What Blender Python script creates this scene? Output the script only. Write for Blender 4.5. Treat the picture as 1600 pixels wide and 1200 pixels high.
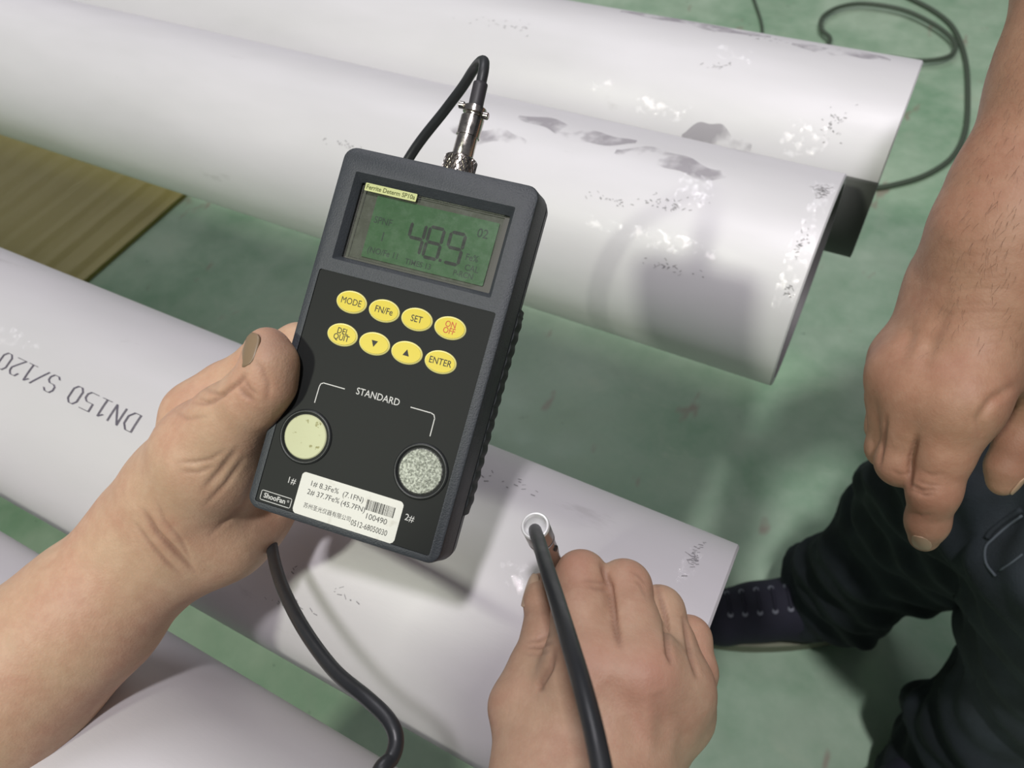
import bpy, bmesh, math, random
import numpy as np
from mathutils import Vector, Matrix
from mathutils.bvhtree import BVHTree
random.seed(7); rng = np.random.default_rng(7)
for o in list(bpy.data.objects): bpy.data.objects.remove(o)
S = bpy.context.scene
COL = S.collection
# ------------------------------------------------------------------ camera
R = np.array([[0.88384, -0.32503, 0.33643], [0.46153, 0.72311, -0.51391], [-0.07624, 0.60949, 0.78912]])
FPX = 1180.0; HC = 1.1
CAMP = np.array([0, 0, HC])
cd = bpy.data.cameras.new('camera'); cam = bpy.data.objects.new('camera', cd); COL.objects.link(cam)
cd.sensor_width = 36; cd.lens = FPX / 1600 * 36; cd.clip_start = .01; cd.clip_end = 60
m = Matrix([[*R[i], CAMP[i]] for i in range(3)] + [[0, 0, 0, 1]]); cam.matrix_world = m
cd.dof.use_dof = True; cd.dof.focus_distance = .31; cd.dof.aperture_fstop = 15
S.camera = cam
# ------------------------------------------------------------------ world, lamps, exposure
w = bpy.data.worlds.new('hall_air'); S.world = w; w.use_nodes = True
w.node_tree.nodes['Background'].inputs[0].default_value = (.93, .92, 1, 1)
w.node_tree.nodes['Background'].inputs[1].default_value = .15
def area(name, loc, target, size, power, col, sy=None):
    l = bpy.data.lights.new(name, 'AREA'); l.energy = power; l.color = col; l.size = size
    if sy: l.shape = 'RECTANGLE'; l.size_y = sy
    o = bpy.data.objects.new(name, l); COL.objects.link(o); o.location = loc
    o.rotation_euler = (Vector(target) - Vector(loc)).to_track_quat('-Z', 'Y').to_euler()
    return o
area('ceiling_or_fill_lamp', (.6, -.95, 6.6), (-.1, .15, .75), .36, 250, (1, .955, 1))
area('ceiling_or_fill_lamp', (-1.25, -3.4, 4.6), (-.1, .2, .7), .34, 150, (.96, 1, .84))
area('ceiling_or_fill_lamp', (-2.5, 2.6, 5.6), (-.3, .3, .7), 2.6, 105, (.96, .94, 1))  # broad soft fill, added to brighten the floor and pipe tops
S.view_settings.view_transform = 'Standard'; S.view_settings.look = 'None'
S.view_settings.gamma = 1; S.view_settings.use_curve_mapping = False
S.view_settings.exposure = -.28
# ------------------------------------------------------------------ helpers
def D(x, y): return R @ np.array([(x - 800) / FPX, (600 - y) / FPX, -1.0])
def W(x, y, z): return CAMP + D(x, y) * z          # a point seen at (x, y), z metres from the lens plane
def PX(v):
    c = (np.asarray(v) - CAMP) @ R
    return 800 - c[..., 0] / c[..., 2] * FPX, 600 + c[..., 1] / c[..., 2] * FPX
def floor_pt(x, y, z0=0.0):
    d = D(x, y); return CAMP + d * ((z0 - HC) / d[2])
def lin(c):
    return tuple(((v / 255 / 12.92) if v / 255 <= .04045 else ((v / 255 + .055) / 1.055) ** 2.4) for v in c) + (1,)
def wm(o):
    return (wm(o.parent) if o.parent else Matrix()) @ o.matrix_basis
def link(o, parent=None):
    COL.objects.link(o)
    if parent is not None: o.parent = parent
    return o
def tag(o, label=None, cat=None, group=None, kind=None):
    if label: o['label'] = label
    if cat: o['category'] = cat
    if group: o['group'] = group
    if kind: o['kind'] = kind
    return o
def empty(name, loc, label, cat, mat=None):
    o = bpy.data.objects.new(name, None); link(o); o.empty_display_size = .02
    o.matrix_basis = mat if mat is not None else Matrix.Translation(Vector(loc))
    return tag(o, label, cat)
def mesh(name, V, F, mt, parent=None, smooth=True, world=True):
    """V in world coordinates when world=True (kept there under a parent), else local to the parent."""
    V = np.asarray(V, float)
    if parent is not None and world:
        M = np.array(wm(parent).inverted()); V = V @ M[:3, :3].T + M[:3, 3]
    me = bpy.data.meshes.new(name); me.from_pydata(V.tolist(), [], [list(map(int, f)) for f in F]); me.update()
    if mt: me.materials.append(mt)
    if smooth: me.polygons.foreach_set('use_smooth', [True] * len(me.polygons))
    return link(bpy.data.objects.new(name, me), parent)
def bm_obj(name, bm, mt, parent=None, smooth=False):
    bmesh.ops.recalc_face_normals(bm, faces=bm.faces)
    me = bpy.data.meshes.new(name); bm.to_mesh(me); bm.free()
    if mt: me.materials.append(mt)
    if smooth:
        me.polygons.foreach_set('use_smooth', [True] * len(me.polygons))
    return link(bpy.data.objects.new(name, me), parent)
# --- materials
class N:
    def __init__(s, name):
        s.m = bpy.data.materials.new(name); s.m.use_nodes = True; s.t = s.m.node_tree
        s.p = s.t.nodes['Principled BSDF']; s.o = s.t.nodes['Material Output']
        s.tc = s.t.nodes.new('ShaderNodeTexCoord')
    def n(s, typ, **kw):
        x = s.t.nodes.new(typ)
        for k, v in kw.items():
            if k.startswith('i_'): x.inputs[int(k[2:]) if k[2:].isdigit() else k[2:].replace('_', ' ')].default_value = v
            else: setattr(x, k, v)
        return x
    def l(s, a, b): s.t.links.new(a, b)
    def coord(s, scale=(1, 1, 1), rot=(0, 0, 0), src='Object'):
        mp = s.n('ShaderNodeMapping'); mp.inputs['Scale'].default_value = scale; mp.inputs['Rotation'].default_value = rot
        s.l(s.tc.outputs[src], mp.inputs[0]); return mp.outputs[0]
    def noise(s, scale, detail=3, rough=.55, co=None, dist=0):
        x = s.n('ShaderNodeTexNoise'); x.inputs['Scale'].default_value = scale; x.inputs['Detail'].default_value = detail
        x.inputs['Roughness'].default_value = rough; x.inputs['Distortion'].default_value = dist
        s.l(co if co is not None else s.tc.outputs['Object'], x.inputs['Vector']); return x.outputs['Fac']
    def ramp(s, f, a, b, ca=0, cb=1):
        r = s.n('ShaderNodeMapRange'); r.inputs[1].default_value = a; r.inputs[2].default_value = b
        r.inputs[3].default_value = ca; r.inputs[4].default_value = cb; s.l(f, r.inputs[0]); return r.outputs[0]
    def mix(s, f, a, b):
        x = s.n('ShaderNodeMix', data_type='RGBA')
        for sock, v in ((x.inputs[0], f), (x.inputs[6], a), (x.inputs[7], b)):
            if isinstance(v, (tuple, float, int)): sock.default_value = v
            else: s.l(v, sock)
        return x.outputs[2]
    def mul(s, a, b, op='MULTIPLY'):
        x = s.n('ShaderNodeMath', operation=op)
        for i, v in enumerate((a, b)):
            if isinstance(v, (float, int)): x.inputs[i].default_value = v
            else: s.l(v, x.inputs[i])
        return x.outputs[0]
    def set(s, **kw):
        for k, v in kw.items():
            k = k.replace('_', ' ').replace('IOR Level', 'IOR Level')
            sock = s.p.inputs[k]
            if isinstance(v, (tuple, float, int)): sock.default_value = v
            else: s.l(v, sock)
        return s
    def bump(s, h, strength=.3, dist=.001):
        b = s.n('ShaderNodeBump'); b.inputs['Strength'].default_value = strength; b.inputs['Distance'].default_value = dist
        s.l(h, b.inputs['Height']); s.l(b.outputs[0], s.p.inputs['Normal']); return s
def plain(name, c, rough=.5, metal=0.0, **kw):
    n = N(name); n.set(Base_Color=lin(c), Roughness=rough, Metallic=metal, **kw); return n.m

# floor: worn green epoxy
n = N('green_epoxy')
c1 = n.mix(n.ramp(n.noise(3, 6, .65), .38, .62), lin((126, 160, 130)), lin((166, 188, 164)))
c1 = n.mix(n.ramp(n.noise(9, 6, .65, dist=.6), .5, .72, 0, .7), c1, lin((150, 172, 148)))
c1 = n.mix(n.ramp(n.noise(5, 6, .7, n.coord((1, 2.4, 1), (0, 0, .6))), .6, .72, 0, .5), c1, lin((172, 188, 162)))
c1 = n.mix(n.ramp(n.noise(14, 3, .6, n.coord((1, .45, 1), (0, 0, .5))), .64, .70, 0, .6), c1, lin((142, 116, 108)))
c1 = n.mix(n.ramp(n.noise(30, 4, .7), .69, .73, 0, .6), c1, lin((70, 84, 74)))
n.set(Base_Color=c1, Roughness=n.ramp(n.noise(12, 4), .3, .7, .34, .6)); n.bump(n.noise(16, 6), .15, .004)
M_FLOOR = n.m
def pipe_mat(name, base, base2):
    n = N(name)
    c = n.mix(n.ramp(n.noise(7, 4, .6, n.coord((.35, 1, 1))), .35, .65), lin(base), lin(base2))
    c = n.mix(n.ramp(n.noise(26, 6, .7, n.coord((.3, 1, 1))), .64, .72, 0, .3), c, lin((150, 147, 145)))
    n.set(Base_Color=c, Metallic=.12, Roughness=n.ramp(n.noise(16, 5, .6, n.coord((.25, 1, 1))), .35, .65, .46, .58), Specular_IOR_Level=.4)
    n.bump(n.noise(420, 4, .7, n.coord((.25, 1, 1))), .08, .0006)
    return n.m
M_PIPE = pipe_mat('pickled_steel', (206, 203, 206), (196, 195, 195))
M_PIPEB = pipe_mat('pickled_steel_bright', (218, 216, 219), (206, 205, 206))
M_BORE = plain('pipe_bore', (120, 118, 118), .6, .3)
M_INK = plain('pipe_ink', (92, 88, 100), .8)
M_SMUDGE = plain('grey_smudge', (136, 134, 136), .8)
n = N('clear_film')                                     # glossy film: transparent with rippled highlights
tr = n.n('ShaderNodeBsdfTransparent'); gl = n.n('ShaderNodeBsdfGlossy'); gl.inputs['Roughness'].default_value = .06
bp = n.n('ShaderNodeBump'); bp.inputs['Strength'].default_value = 1; bp.inputs['Distance'].default_value = .0011
n.l(n.noise(420, 3, .6), bp.inputs['Height']); n.l(bp.outputs[0], gl.inputs['Normal'])
mx = n.n('ShaderNodeAddShader'); n.l(n.mix(n.ramp(n.noise(170, 3), .5, .6), (0, 0, 0, 1), (.12, .12, .12, 1)), gl.inputs[0])
n.l(tr.outputs[0], mx.inputs[0]); n.l(gl.outputs[0], mx.inputs[1]); n.l(mx.outputs[0], n.o.inputs[0])
M_FILM = n.m
n = N('yellow_sheet')
wv = n.n('ShaderNodeTexWave', wave_type='BANDS', bands_direction='X'); wv.inputs['Scale'].default_value = 60
n.l(n.tc.outputs['Object'], wv.inputs[0])
n.set(Base_Color=n.mix(n.noise(3), lin((138, 128, 62)), lin((150, 140, 66))), Roughness=.3, Metallic=.1); n.bump(wv.outputs['Fac'], .5, .003)
M_YEL = n.m
def skin(name, base, red, dark):
    n = N(name)
    at = n.n('ShaderNodeAttribute', attribute_name='tint')
    sp = n.n('ShaderNodeSeparateColor'); n.l(at.outputs['Color'], sp.inputs[0])
    c = n.mix(n.ramp(n.noise(38, 4, .6), .35, .65, 0, .55), lin(base), lin(red))
    c = n.mix(n.ramp(n.noise(160, 4, .65), .4, .7, 0, .35), c, lin(tuple(min(255, v + 22) for v in base)))
    c = n.mix(n.mul(sp.outputs[0], .8), c, lin(red))
    c = n.mix(n.mul(sp.outputs[1], .75), c, lin(dark))
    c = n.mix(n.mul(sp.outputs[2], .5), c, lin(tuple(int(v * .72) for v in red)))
    n.set(Base_Color=c, Roughness=.52, Subsurface_Weight=.12, Subsurface_Scale=.006, Specular_IOR_Level=.35)
    n.p.inputs['Subsurface Radius'].default_value = (1, .35, .2)
    vo = n.n('ShaderNodeTexVoronoi'); vo.inputs['Scale'].default_value = 900; n.l(n.coord((1, 1, 1)), vo.inputs['Vector'])
    h = n.mul(n.mul(n.noise(330, 5, .7, n.coord((1.6, .8, .8), (.3, .5, .9))), 1.0), n.mul(vo.outputs['Distance'], .35), 'ADD')
    n.bump(h, .2, .0010)
    return n.m
M_SKIN = skin('skin_holder', (192, 160, 132), (186, 136, 114), (92, 72, 70))
M_SKIN2 = skin('skin_bystander', (162, 125, 101), (156, 108, 88), (120, 84, 72))
M_NAIL = plain('nail', (196, 168, 142), .32); M_NAILB = plain('nail_tan', (168, 138, 114), .4); M_NAILD = plain('nail_dirty', (134, 114, 90), .4)
n = N('meter_plastic'); n.set(Base_Color=n.mix(n.noise(260, 3), lin((48, 52, 57)), lin((59, 63, 68))), Roughness=.5); n.bump(n.noise(1500, 3), .5, .0004); M_CASE = n.m
n = N('meter_rubber'); n.set(Base_Color=lin((36, 44, 44)), Roughness=.62); n.bump(n.noise(1200, 3), .25, .0003); M_GRIP = n.m
M_PANEL = plain('panel_film', (32, 34, 33), .5, Specular_IOR_Level=.15)
M_BACK = plain('display_backing', (70, 69, 62), .5)
n = N('lcd_green'); n.set(Base_Color=n.mix(n.ramp(n.noise(60, 3), .35, .65), lin((50, 90, 54)), lin((57, 98, 62))), Roughness=.35); M_LCD = n.m
M_SEG = plain('lcd_segment', (6, 14, 18), .5); M_SEGF = plain('lcd_segment_faint', (26, 50, 40), .5)
n = N('scratched_window')
tr = n.n('ShaderNodeBsdfTransparent'); tr.inputs[0].default_value = (.93, .95, .92, 1); gl = n.n('ShaderNodeBsdfGlossy')
n.l(n.ramp(n.noise(240, 5, .8), .4, .7, .12, .5), gl.inputs['Roughness'])
df = n.n('ShaderNodeBsdfDiffuse'); df.inputs[0].default_value = lin((190, 205, 205))
fr = n.n('ShaderNodeFresnel'); fr.inputs[0].default_value = 1.22; m1 = n.n('ShaderNodeMixShader'); m2 = n.n('ShaderNodeMixShader')
n.l(fr.outputs[0], m1.inputs[0]); n.l(tr.outputs[0], m1.inputs[1]); n.l(gl.outputs[0], m1.inputs[2])
sc = n.mul(n.ramp(n.noise(230, 6, .85, n.coord((1, 2.2, 1), (0, 0, .5)), 1.2), .56, .78, .0, .2), n.ramp(n.noise(42, 3), .42, .62, .0, .5))
n.l(sc, m2.inputs[0]); n.l(m1.outputs[0], m2.inputs[1]); n.l(df.outputs[0], m2.inputs[2]); n.l(m2.outputs[0], n.o.inputs[0])
M_WIN = n.m
M_YBTN = plain('yellow_key', (216, 196, 40), .38); M_YRIM = plain('key_rim', (240, 232, 150), .4)
M_BLACK = plain('print_black', (34, 34, 30), .6); M_REDP = plain('print_red', (196, 78, 44), .6); M_WHITEP = plain('print_white', (205, 205, 200), .6)
M_TAGC = plain('tag_cream', (196, 202, 138), .5); M_TAGI = plain('tag_ink', (90, 96, 40), .6)
n = N('paper_label'); n.set(Base_Color=n.mix(n.ramp(n.noise(150, 4), .6, .7), lin((222, 222, 212)), lin((208, 206, 194))), Roughness=.55); M_PAPER = n.m
M_GREYI = plain('label_ink', (70, 70, 68), .7)
n = N('disc_bright'); n.set(Base_Color=n.mix(n.ramp(n.noise(330, 4), .62, .68), lin((200, 203, 164)), lin((150, 148, 100))), Metallic=.1, Roughness=.6); n.bump(n.noise(300, 4), .2, .0003); M_DISC1 = n.m
n = N('disc_speckled'); n.set(Base_Color=n.mix(n.ramp(n.noise(1100, 3, .6), .42, .6), lin((88, 90, 84)), lin((136, 138, 132))), Metallic=.5, Roughness=.4); n.bump(n.noise(900, 3), .4, .0003); M_DISC2 = n.m
M_RING = plain('ring_black', (42, 44, 44), .4)
n = N('nickel'); n.set(Base_Color=lin((196, 190, 184)), Metallic=1.0, Roughness=n.ramp(n.noise(500, 3), .3, .7, .14, .3)); M_NI = n.m
n = N('cable_black'); n.set(Base_Color=lin((44, 46, 48)), Roughness=n.ramp(n.noise(90, 3), .3, .7, .28, .45)); n.bump(n.noise(300, 3), .1, .0005); M_CABLE = n.m
n = N('turned_aluminium'); n.set(Base_Color=lin((150, 144, 140)), Metallic=.85, Roughness=.3); M_ALU = n.m
M_CABTXT = plain('cable_print', (150, 152, 150), .6)
M_SLEEVE = plain('shrink_sleeve', (52, 50, 54), .5)
M_FCABLE = plain('floor_cable', (70, 82, 68), .6)
M_SHADE_STRIP = plain('shade_strip', (104, 106, 102), .55)
n = N('dark_denim'); n.set(Base_Color=n.mix(n.ramp(n.noise(22, 4), .4, .65), lin((20, 28, 32)), lin((32, 40, 46))), Roughness=.85); n.bump(n.noise(700, 3), .5, .001); M_JEAN = n.m
n = N('navy_canvas'); n.set(Base_Color=n.mix(n.noise(60, 3), lin((30, 30, 42)), lin((38, 38, 54))), Roughness=.8); M_SHOE = n.m
M_SOCK = plain('blue_sock', (52, 58, 84), .9)
M_SOLE = plain('sole', (128, 132, 110), .7); M_EYE = plain('eyelet', (120, 124, 134), .5); M_SHIRT = plain('shirt', (52, 58, 70), .9)
M_STITCH = plain('stitching', (72, 80, 86), .8)
M_FRAME = plain('painted_trestle', (88, 92, 90), .5, .3)
M_RIM = plain('polished_rim', (240, 240, 238), .3, .2)
M_HAIRM = plain('black_hair', (26, 24, 24), .6)
# ------------------------------------------------------------------ SDF sculpting of bodies
def smin(a, b, k):
    h = np.maximum(k - np.abs(a - b), 0) / k
    return np.minimum(a, b) - h * h * k * .25
class Grid:
    def __init__(s, lo, hi, vox):
        s.lo = np.array(lo, float); s.v = vox
        s.n = np.ceil((np.array(hi) - s.lo) / vox).astype(int) + 1
        s.ax = [(s.lo[i] + np.arange(s.n[i]) * vox).astype(np.float32) for i in range(3)]
        s.F = np.full(s.n, 1.0, np.float32)
    def new(s): return np.full(s.n, 1.0, np.float32)
    def cone(s, F, a, b, ra, rb, k, flat=None):
        a = np.asarray(a, float); b = np.asarray(b, float); mr = max(ra, rb) * (1.0) + k + 2 * s.v
        lo = np.maximum(np.floor((np.minimum(a, b) - mr - s.lo) / s.v).astype(int), 0)
        hi = np.minimum(np.ceil((np.maximum(a, b) + mr - s.lo) / s.v).astype(int) + 1, s.n)
        if np.any(hi <= lo): return
        X, Y, Z = np.meshgrid(*[s.ax[i][lo[i]:hi[i]] for i in range(3)], indexing='ij', sparse=True)
        d = b - a; L = max(float(d @ d), 1e-12)
        h = np.clip(((X - a[0]) * d[0] + (Y - a[1]) * d[1] + (Z - a[2]) * d[2]) / L, 0, 1)
        dist = np.sqrt((X - a[0] - h * d[0]) ** 2 + (Y - a[1] - h * d[1]) ** 2 + (Z - a[2] - h * d[2]) ** 2) - (ra + (rb - ra) * h)
        sl = tuple(slice(lo[i], hi[i]) for i in range(3))
        F[sl] = smin(F[sl], dist.astype(np.float32), k)
def surface_nets(G, F):
    n = np.array(F.shape); S_ = F < 0
    c = np.zeros(n - 1, np.int8)
    for dx in (0, 1):
        for dy in (0, 1):
            for dz in (0, 1):
                c += S_[dx:n[0]-1+dx, dy:n[1]-1+dy, dz:n[2]-1+dz]
    act = (c > 0) & (c < 8); idx = np.argwhere(act); ID = np.full(n - 1, -1, np.int64); ID[act] = np.arange(len(idx))
    acc = np.zeros((len(idx), 3)); cnt = np.zeros(len(idx))
    for ax in range(3):
        o1, o2 = [i for i in range(3) if i != ax]
        for a in (0, 1):
            for b in (0, 1):
                off = np.zeros(3, int); off[o1] = a; off[o2] = b
                p = idx + off; q = p.copy(); q[:, ax] += 1
                fa = F[p[:, 0], p[:, 1], p[:, 2]]; fb = F[q[:, 0], q[:, 1], q[:, 2]]
                s = (fa < 0) != (fb < 0); t = np.where(s, fa / np.where(s, fa - fb, 1), 0)
                pt = p.astype(float); pt[:, ax] += t
                acc[s] += pt[s]; cnt[s] += 1
    V = acc / cnt[:, None] * G.v + G.lo
    Fc = []
    for ax in range(3):
        o1, o2 = (ax + 1) % 3, (ax + 2) % 3
        sl = [slice(None)] * 3; sh = [slice(None)] * 3; sl[ax] = slice(0, -1); sh[ax] = slice(1, None)
        e = S_[tuple(sl)] != S_[tuple(sh)]; p = np.argwhere(e)
        p = p[(p[:, o1] > 0) & (p[:, o2] > 0) & (p[:, o1] < n[o1]-1) & (p[:, o2] < n[o2]-1)]
        ins = S_[p[:, 0], p[:, 1], p[:, 2]]
        def g(a, b):
            q = p.copy(); q[:, o1] -= a; q[:, o2] -= b; return ID[q[:, 0], q[:, 1], q[:, 2]]
        quad = np.stack([g(1, 1), g(0, 1), g(0, 0), g(1, 0)], 1)
        quad[~ins] = quad[~ins][:, ::-1]
        Fc.append(quad)
    Fc = np.concatenate(Fc); Fc = Fc[(Fc >= 0).all(1)]
    return V, Fc
def relax(V, F, it=2, lam=.5):
    E_ = np.concatenate([F[:, [0, 1]], F[:, [1, 2]], F[:, [2, 3]], F[:, [3, 0]]])
    for _ in range(it):
        acc = np.zeros_like(V); cn = np.zeros(len(V))
        for k in range(3):
            acc[:, k] = np.bincount(E_[:, 0], V[E_[:, 1], k], len(V)) + np.bincount(E_[:, 1], V[E_[:, 0], k], len(V))
        cn = np.bincount(E_[:, 0], minlength=len(V)) + np.bincount(E_[:, 1], minlength=len(V))
        V = V + lam * (acc / cn[:, None] - V)
    return V
def normals(V, F):
    nn = np.cross(V[F[:, 2]] - V[F[:, 0]], V[F[:, 3]] - V[F[:, 1]]); out = np.zeros_like(V)
    for k in range(4):
        for j in range(3): out[:, j] += np.bincount(F[:, k], nn[:, j], len(V))
    return out / np.maximum(np.linalg.norm(out, axis=1), 1e-12)[:, None]
def sculpt(nodes, groups, vox, kj=.008, cuts=()):
    """nodes: name -> (xyz, r).  groups: list of (k, [chains of node names]); the first group is the palm/trunk."""
    P = np.array([v[0] for v in nodes.values()]); r = max(v[1] for v in nodes.values()) + .01
    G = Grid(P.min(0) - r, P.max(0) + r, vox); tot = G.new(); fingers = G.new()
    for gi, (k, chains) in enumerate(groups):
        f = G.new()
        for ch in chains:
            for a, b in zip(ch[:-1], ch[1:]):
                G.cone(f, nodes[a][0], nodes[b][0], nodes[a][1], nodes[b][1], k)
        if gi == 0: tot = f
        else: fingers = smin(fingers, f, .0012)
    tot = smin(tot, fingers, kj)
    V, F = surface_nets(G, tot); V = relax(V, F, 2)
    return V, F
def set_nail(name, V, F, c, direc, nrm, wid, leng, rad, mt, parent):
    n_ = np.array(nrm, float); n_ /= np.linalg.norm(n_); bv = BVHTree.FromPolygons([tuple(v) for v in V], [tuple(q) for q in F.tolist()])
    h = bv.ray_cast(Vector(np.array(c) + n_ * .03), Vector(-n_))
    p = np.array(h[0]) if h[0] is not None else np.array(c)
    dd = np.array(direc, float); dd -= n_ * (dd @ n_); dd /= np.linalg.norm(dd); e = []
    for q in (-.42, .30):
        h = bv.ray_cast(Vector(p + dd * leng * q + n_ * .02), Vector(-n_)); e.append(np.array(h[0]) if h[0] is not None else p)
    direc = e[1] - e[0]; p = (e[0] + e[1]) / 2 + dd * leng * .06; n_ = n_ - direc * (n_ @ direc) / (direc @ direc); n_ /= np.linalg.norm(n_)
    return nail(name, p + n_ * .0001, direc, n_, wid, leng, rad, mt, parent)
CREASE = {}
def wrinkle(V, F, lines):
    """press creases (px polylines, width mm, depth mm) into the lens-facing skin of this region"""
    nn = normals(V, F); x, y = PX(V); dep = -((V - CAMP) @ R)[:, 2]
    tot = np.zeros(len(V)); face = np.einsum('ij,ij->i', nn, CAMP - V) > 0
    for pts, wd, dp in lines:
        pts = np.array(pts, float); best = np.full(len(V), 1e9); tt = np.zeros(len(V))
        for i in range(len(pts) - 1):
            a, b = pts[i], pts[i+1]; d = b - a
            h = np.clip(((x - a[0]) * d[0] + (y - a[1]) * d[1]) / (d @ d), 0, 1)
            q = np.hypot(x - a[0] - h * d[0], y - a[1] - h * d[1]); u = q < best
            best[u] = q[u]; tt[u] = (i + h[u]) / (len(pts) - 1)
        wpx = wd * .001 / dep * FPX
        amt = np.exp(-(best / wpx) ** 2) * np.sqrt(np.clip(np.sin(np.pi * np.clip(tt, .02, .98)), 0, 1)) * dp * .001 * face
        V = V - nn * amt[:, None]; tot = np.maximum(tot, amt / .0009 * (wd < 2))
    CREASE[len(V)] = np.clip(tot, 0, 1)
    return V
def tint(o, Vw, spots):
    me = o.data; a = me.color_attributes.new('tint', 'FLOAT_COLOR', 'POINT'); c = np.zeros((len(me.vertices), 4)); c[:, 3] = 1
    for p, rad, ch, amt in spots:
        d = np.linalg.norm(Vw - np.asarray(p), axis=1); c[:, ch] = np.maximum(c[:, ch], amt * np.exp(-(d / rad) ** 2))
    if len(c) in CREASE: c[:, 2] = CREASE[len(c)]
    a.data.foreach_set('color', c.ravel())
def tube_geo(pts, rad, seg=12, per=8, caps=True, twist=0):
    """Catmull-Rom tube through pts; rad is a number or a list along pts"""
    P = np.array(pts, float); rr = np.full(len(P), rad) if np.isscalar(rad) else np.array(rad, float)
    E0 = np.vstack([2 * P[0] - P[1], P, 2 * P[-1] - P[-2]]); Q = []; RR = []
    for i in range(1, len(E0) - 2):
        p0, p1, p2, p3 = E0[i-1:i+3]
        for j in range(per):
            t = j / per
            Q.append(.5 * ((2*p1) + (-p0+p2)*t + (2*p0-5*p1+4*p2-p3)*t*t + (-p0+3*p1-3*p2+p3)*t**3)); RR.append(rr[i-1] * (1-t) + rr[i] * t)
    Q.append(P[-1]); RR.append(rr[-1]); Q = np.array(Q); T = np.gradient(Q, axis=0); T /= np.linalg.norm(T, axis=1)[:, None]
    up = np.array([0, 0, 1.0]) if abs(T[0][2]) < .9 else np.array([1.0, 0, 0]); V = []; F = []
    nrm = np.cross(T[0], up); nrm /= np.linalg.norm(nrm)
    for i in range(len(Q)):
        nrm = nrm - T[i] * (nrm @ T[i]); nrm /= np.linalg.norm(nrm); bn = np.cross(T[i], nrm)
        for k in range(seg):
            a = 2 * math.pi * k / seg; V.append(Q[i] + (math.cos(a) * nrm + math.sin(a) * bn) * RR[i])
    for i in range(len(Q) - 1):
        for k in range(seg):
            F.append((i*seg+k, i*seg+(k+1) % seg, (i+1)*seg+(k+1) % seg, (i+1)*seg+k))
    if caps: F.append(tuple(range(seg))[::-1]); F.append(tuple((len(Q)-1)*seg + k for k in range(seg)))
    return np.array(V), F, Q
def tube(name, pts, rad, mt, parent=None, seg=12, per=8):
    V, F, Q = tube_geo(pts, rad, seg, per); return mesh(name, V, F, mt, parent)
def lathe(name, prof, origin, axis, mt, parent, seg=40, mod=None, ref=None):
    """prof: (dist along axis, radius) in metres"""
    ax = np.asarray(axis, float); ax /= np.linalg.norm(ax); u = np.cross(ax, [0, .3, 1]); u /= np.linalg.norm(u); v = np.cross(ax, u)
    V = []; F = []
    for i, (t, r) in enumerate(prof):
        for k in range(seg):
            a = 2 * math.pi * k / seg; q = r * (mod(i, k) if mod else 1)
            V.append(np.asarray(origin) + ax * t + (u * math.cos(a) + v * math.sin(a)) * q)
    for i in range(len(prof) - 1):
        for k in range(seg): F.append((i*seg+k, (i+1)*seg+k, (i+1)*seg+(k+1) % seg, i*seg+(k+1) % seg))
    if prof[0][1] > 1e-6: F.append(tuple(range(seg)))
    if prof[-1][1] > 1e-6: F.append(tuple((len(prof)-1)*seg + k for k in range(seg))[::-1])
    o = mesh(name, V, F, mt, parent); flat(o, 35); return o
def flat(o, deg=35):
    me = o.data; bm = bmesh.new(); bm.from_mesh(me); bmesh.ops.recalc_face_normals(bm, faces=bm.faces)
    for e in bm.edges:
        if len(e.link_faces) == 2 and e.calc_face_angle(0) > math.radians(deg): e.smooth = False
    bm.to_mesh(me); bm.free()
def nail(name, c, direc, nrm, wid, leng, rad, mt, parent):
    d = np.array(direc, float); d /= np.linalg.norm(d); nz = np.array(nrm, float); nz -= d * (nz @ d); nz /= np.linalg.norm(nz); s = np.cross(d, nz)
    nu, nv = 13, 15; V = []; F = []; th = wid / 2 / rad
    for lay, off in ((0, .0003), (1, -.0005)):
        for j in range(nv):
            t = j / (nv - 1) * 2 - 1; wsc = (1 - abs(t) ** 3.2) ** .5 if abs(t) < 1 else .0
            wsc = max(wsc, .12) * (.93 + .07 * t)
            for i in range(nu):
                a = (i / (nu - 1) * 2 - 1) * th * wsc
                V.append(np.array(c) + d * t * leng / 2 + s * math.sin(a) * rad + nz * ((math.cos(a) - 1) * rad + off - .0006 * t * t))
    for lay in (0, 1):
        for j in range(nv - 1):
            for i in range(nu - 1):
                b = lay * nu * nv + j * nu + i; q = (b, b + 1, b + nu + 1, b + nu); F.append(q if lay == 0 else q[::-1])
    A_ = nu * nv
    for j in range(nv - 1):
        F.append((j*nu, (j+1)*nu, A_+(j+1)*nu, A_+j*nu)); F.append((j*nu+nu-1, A_+j*nu+nu-1, A_+(j+1)*nu+nu-1, (j+1)*nu+nu-1))
    for i in range(nu - 1):
        F.append((i, A_+i, A_+i+1, i+1)); b = (nv-1)*nu; F.append((b+i, b+i+1, A_+b+i+1, A_+b+i))
    return mesh(name, V, F, mt, parent)
def text_geo(s, size, align='CENTER', space=1.0, sx=1.0, bold=0):
    cu = bpy.data.curves.new('t', 'FONT'); cu.body = s; cu.size = size; cu.align_x = align; cu.align_y = 'CENTER'; cu.space_character = space; cu.resolution_u = 3; cu.offset = bold
    o = bpy.data.objects.new('t', cu); COL.objects.link(o); dg = bpy.context.evaluated_depsgraph_get()
    me = bpy.data.meshes.new_from_object(o.evaluated_get(dg)); V = np.array([v.co[:] for v in me.vertices]); F = [list(p.vertices) for p in me.polygons]
    bpy.data.objects.remove(o); bpy.data.curves.remove(cu); bpy.data.meshes.remove(me)
    if len(V): V[:, 0] *= sx
    return V, F
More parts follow.
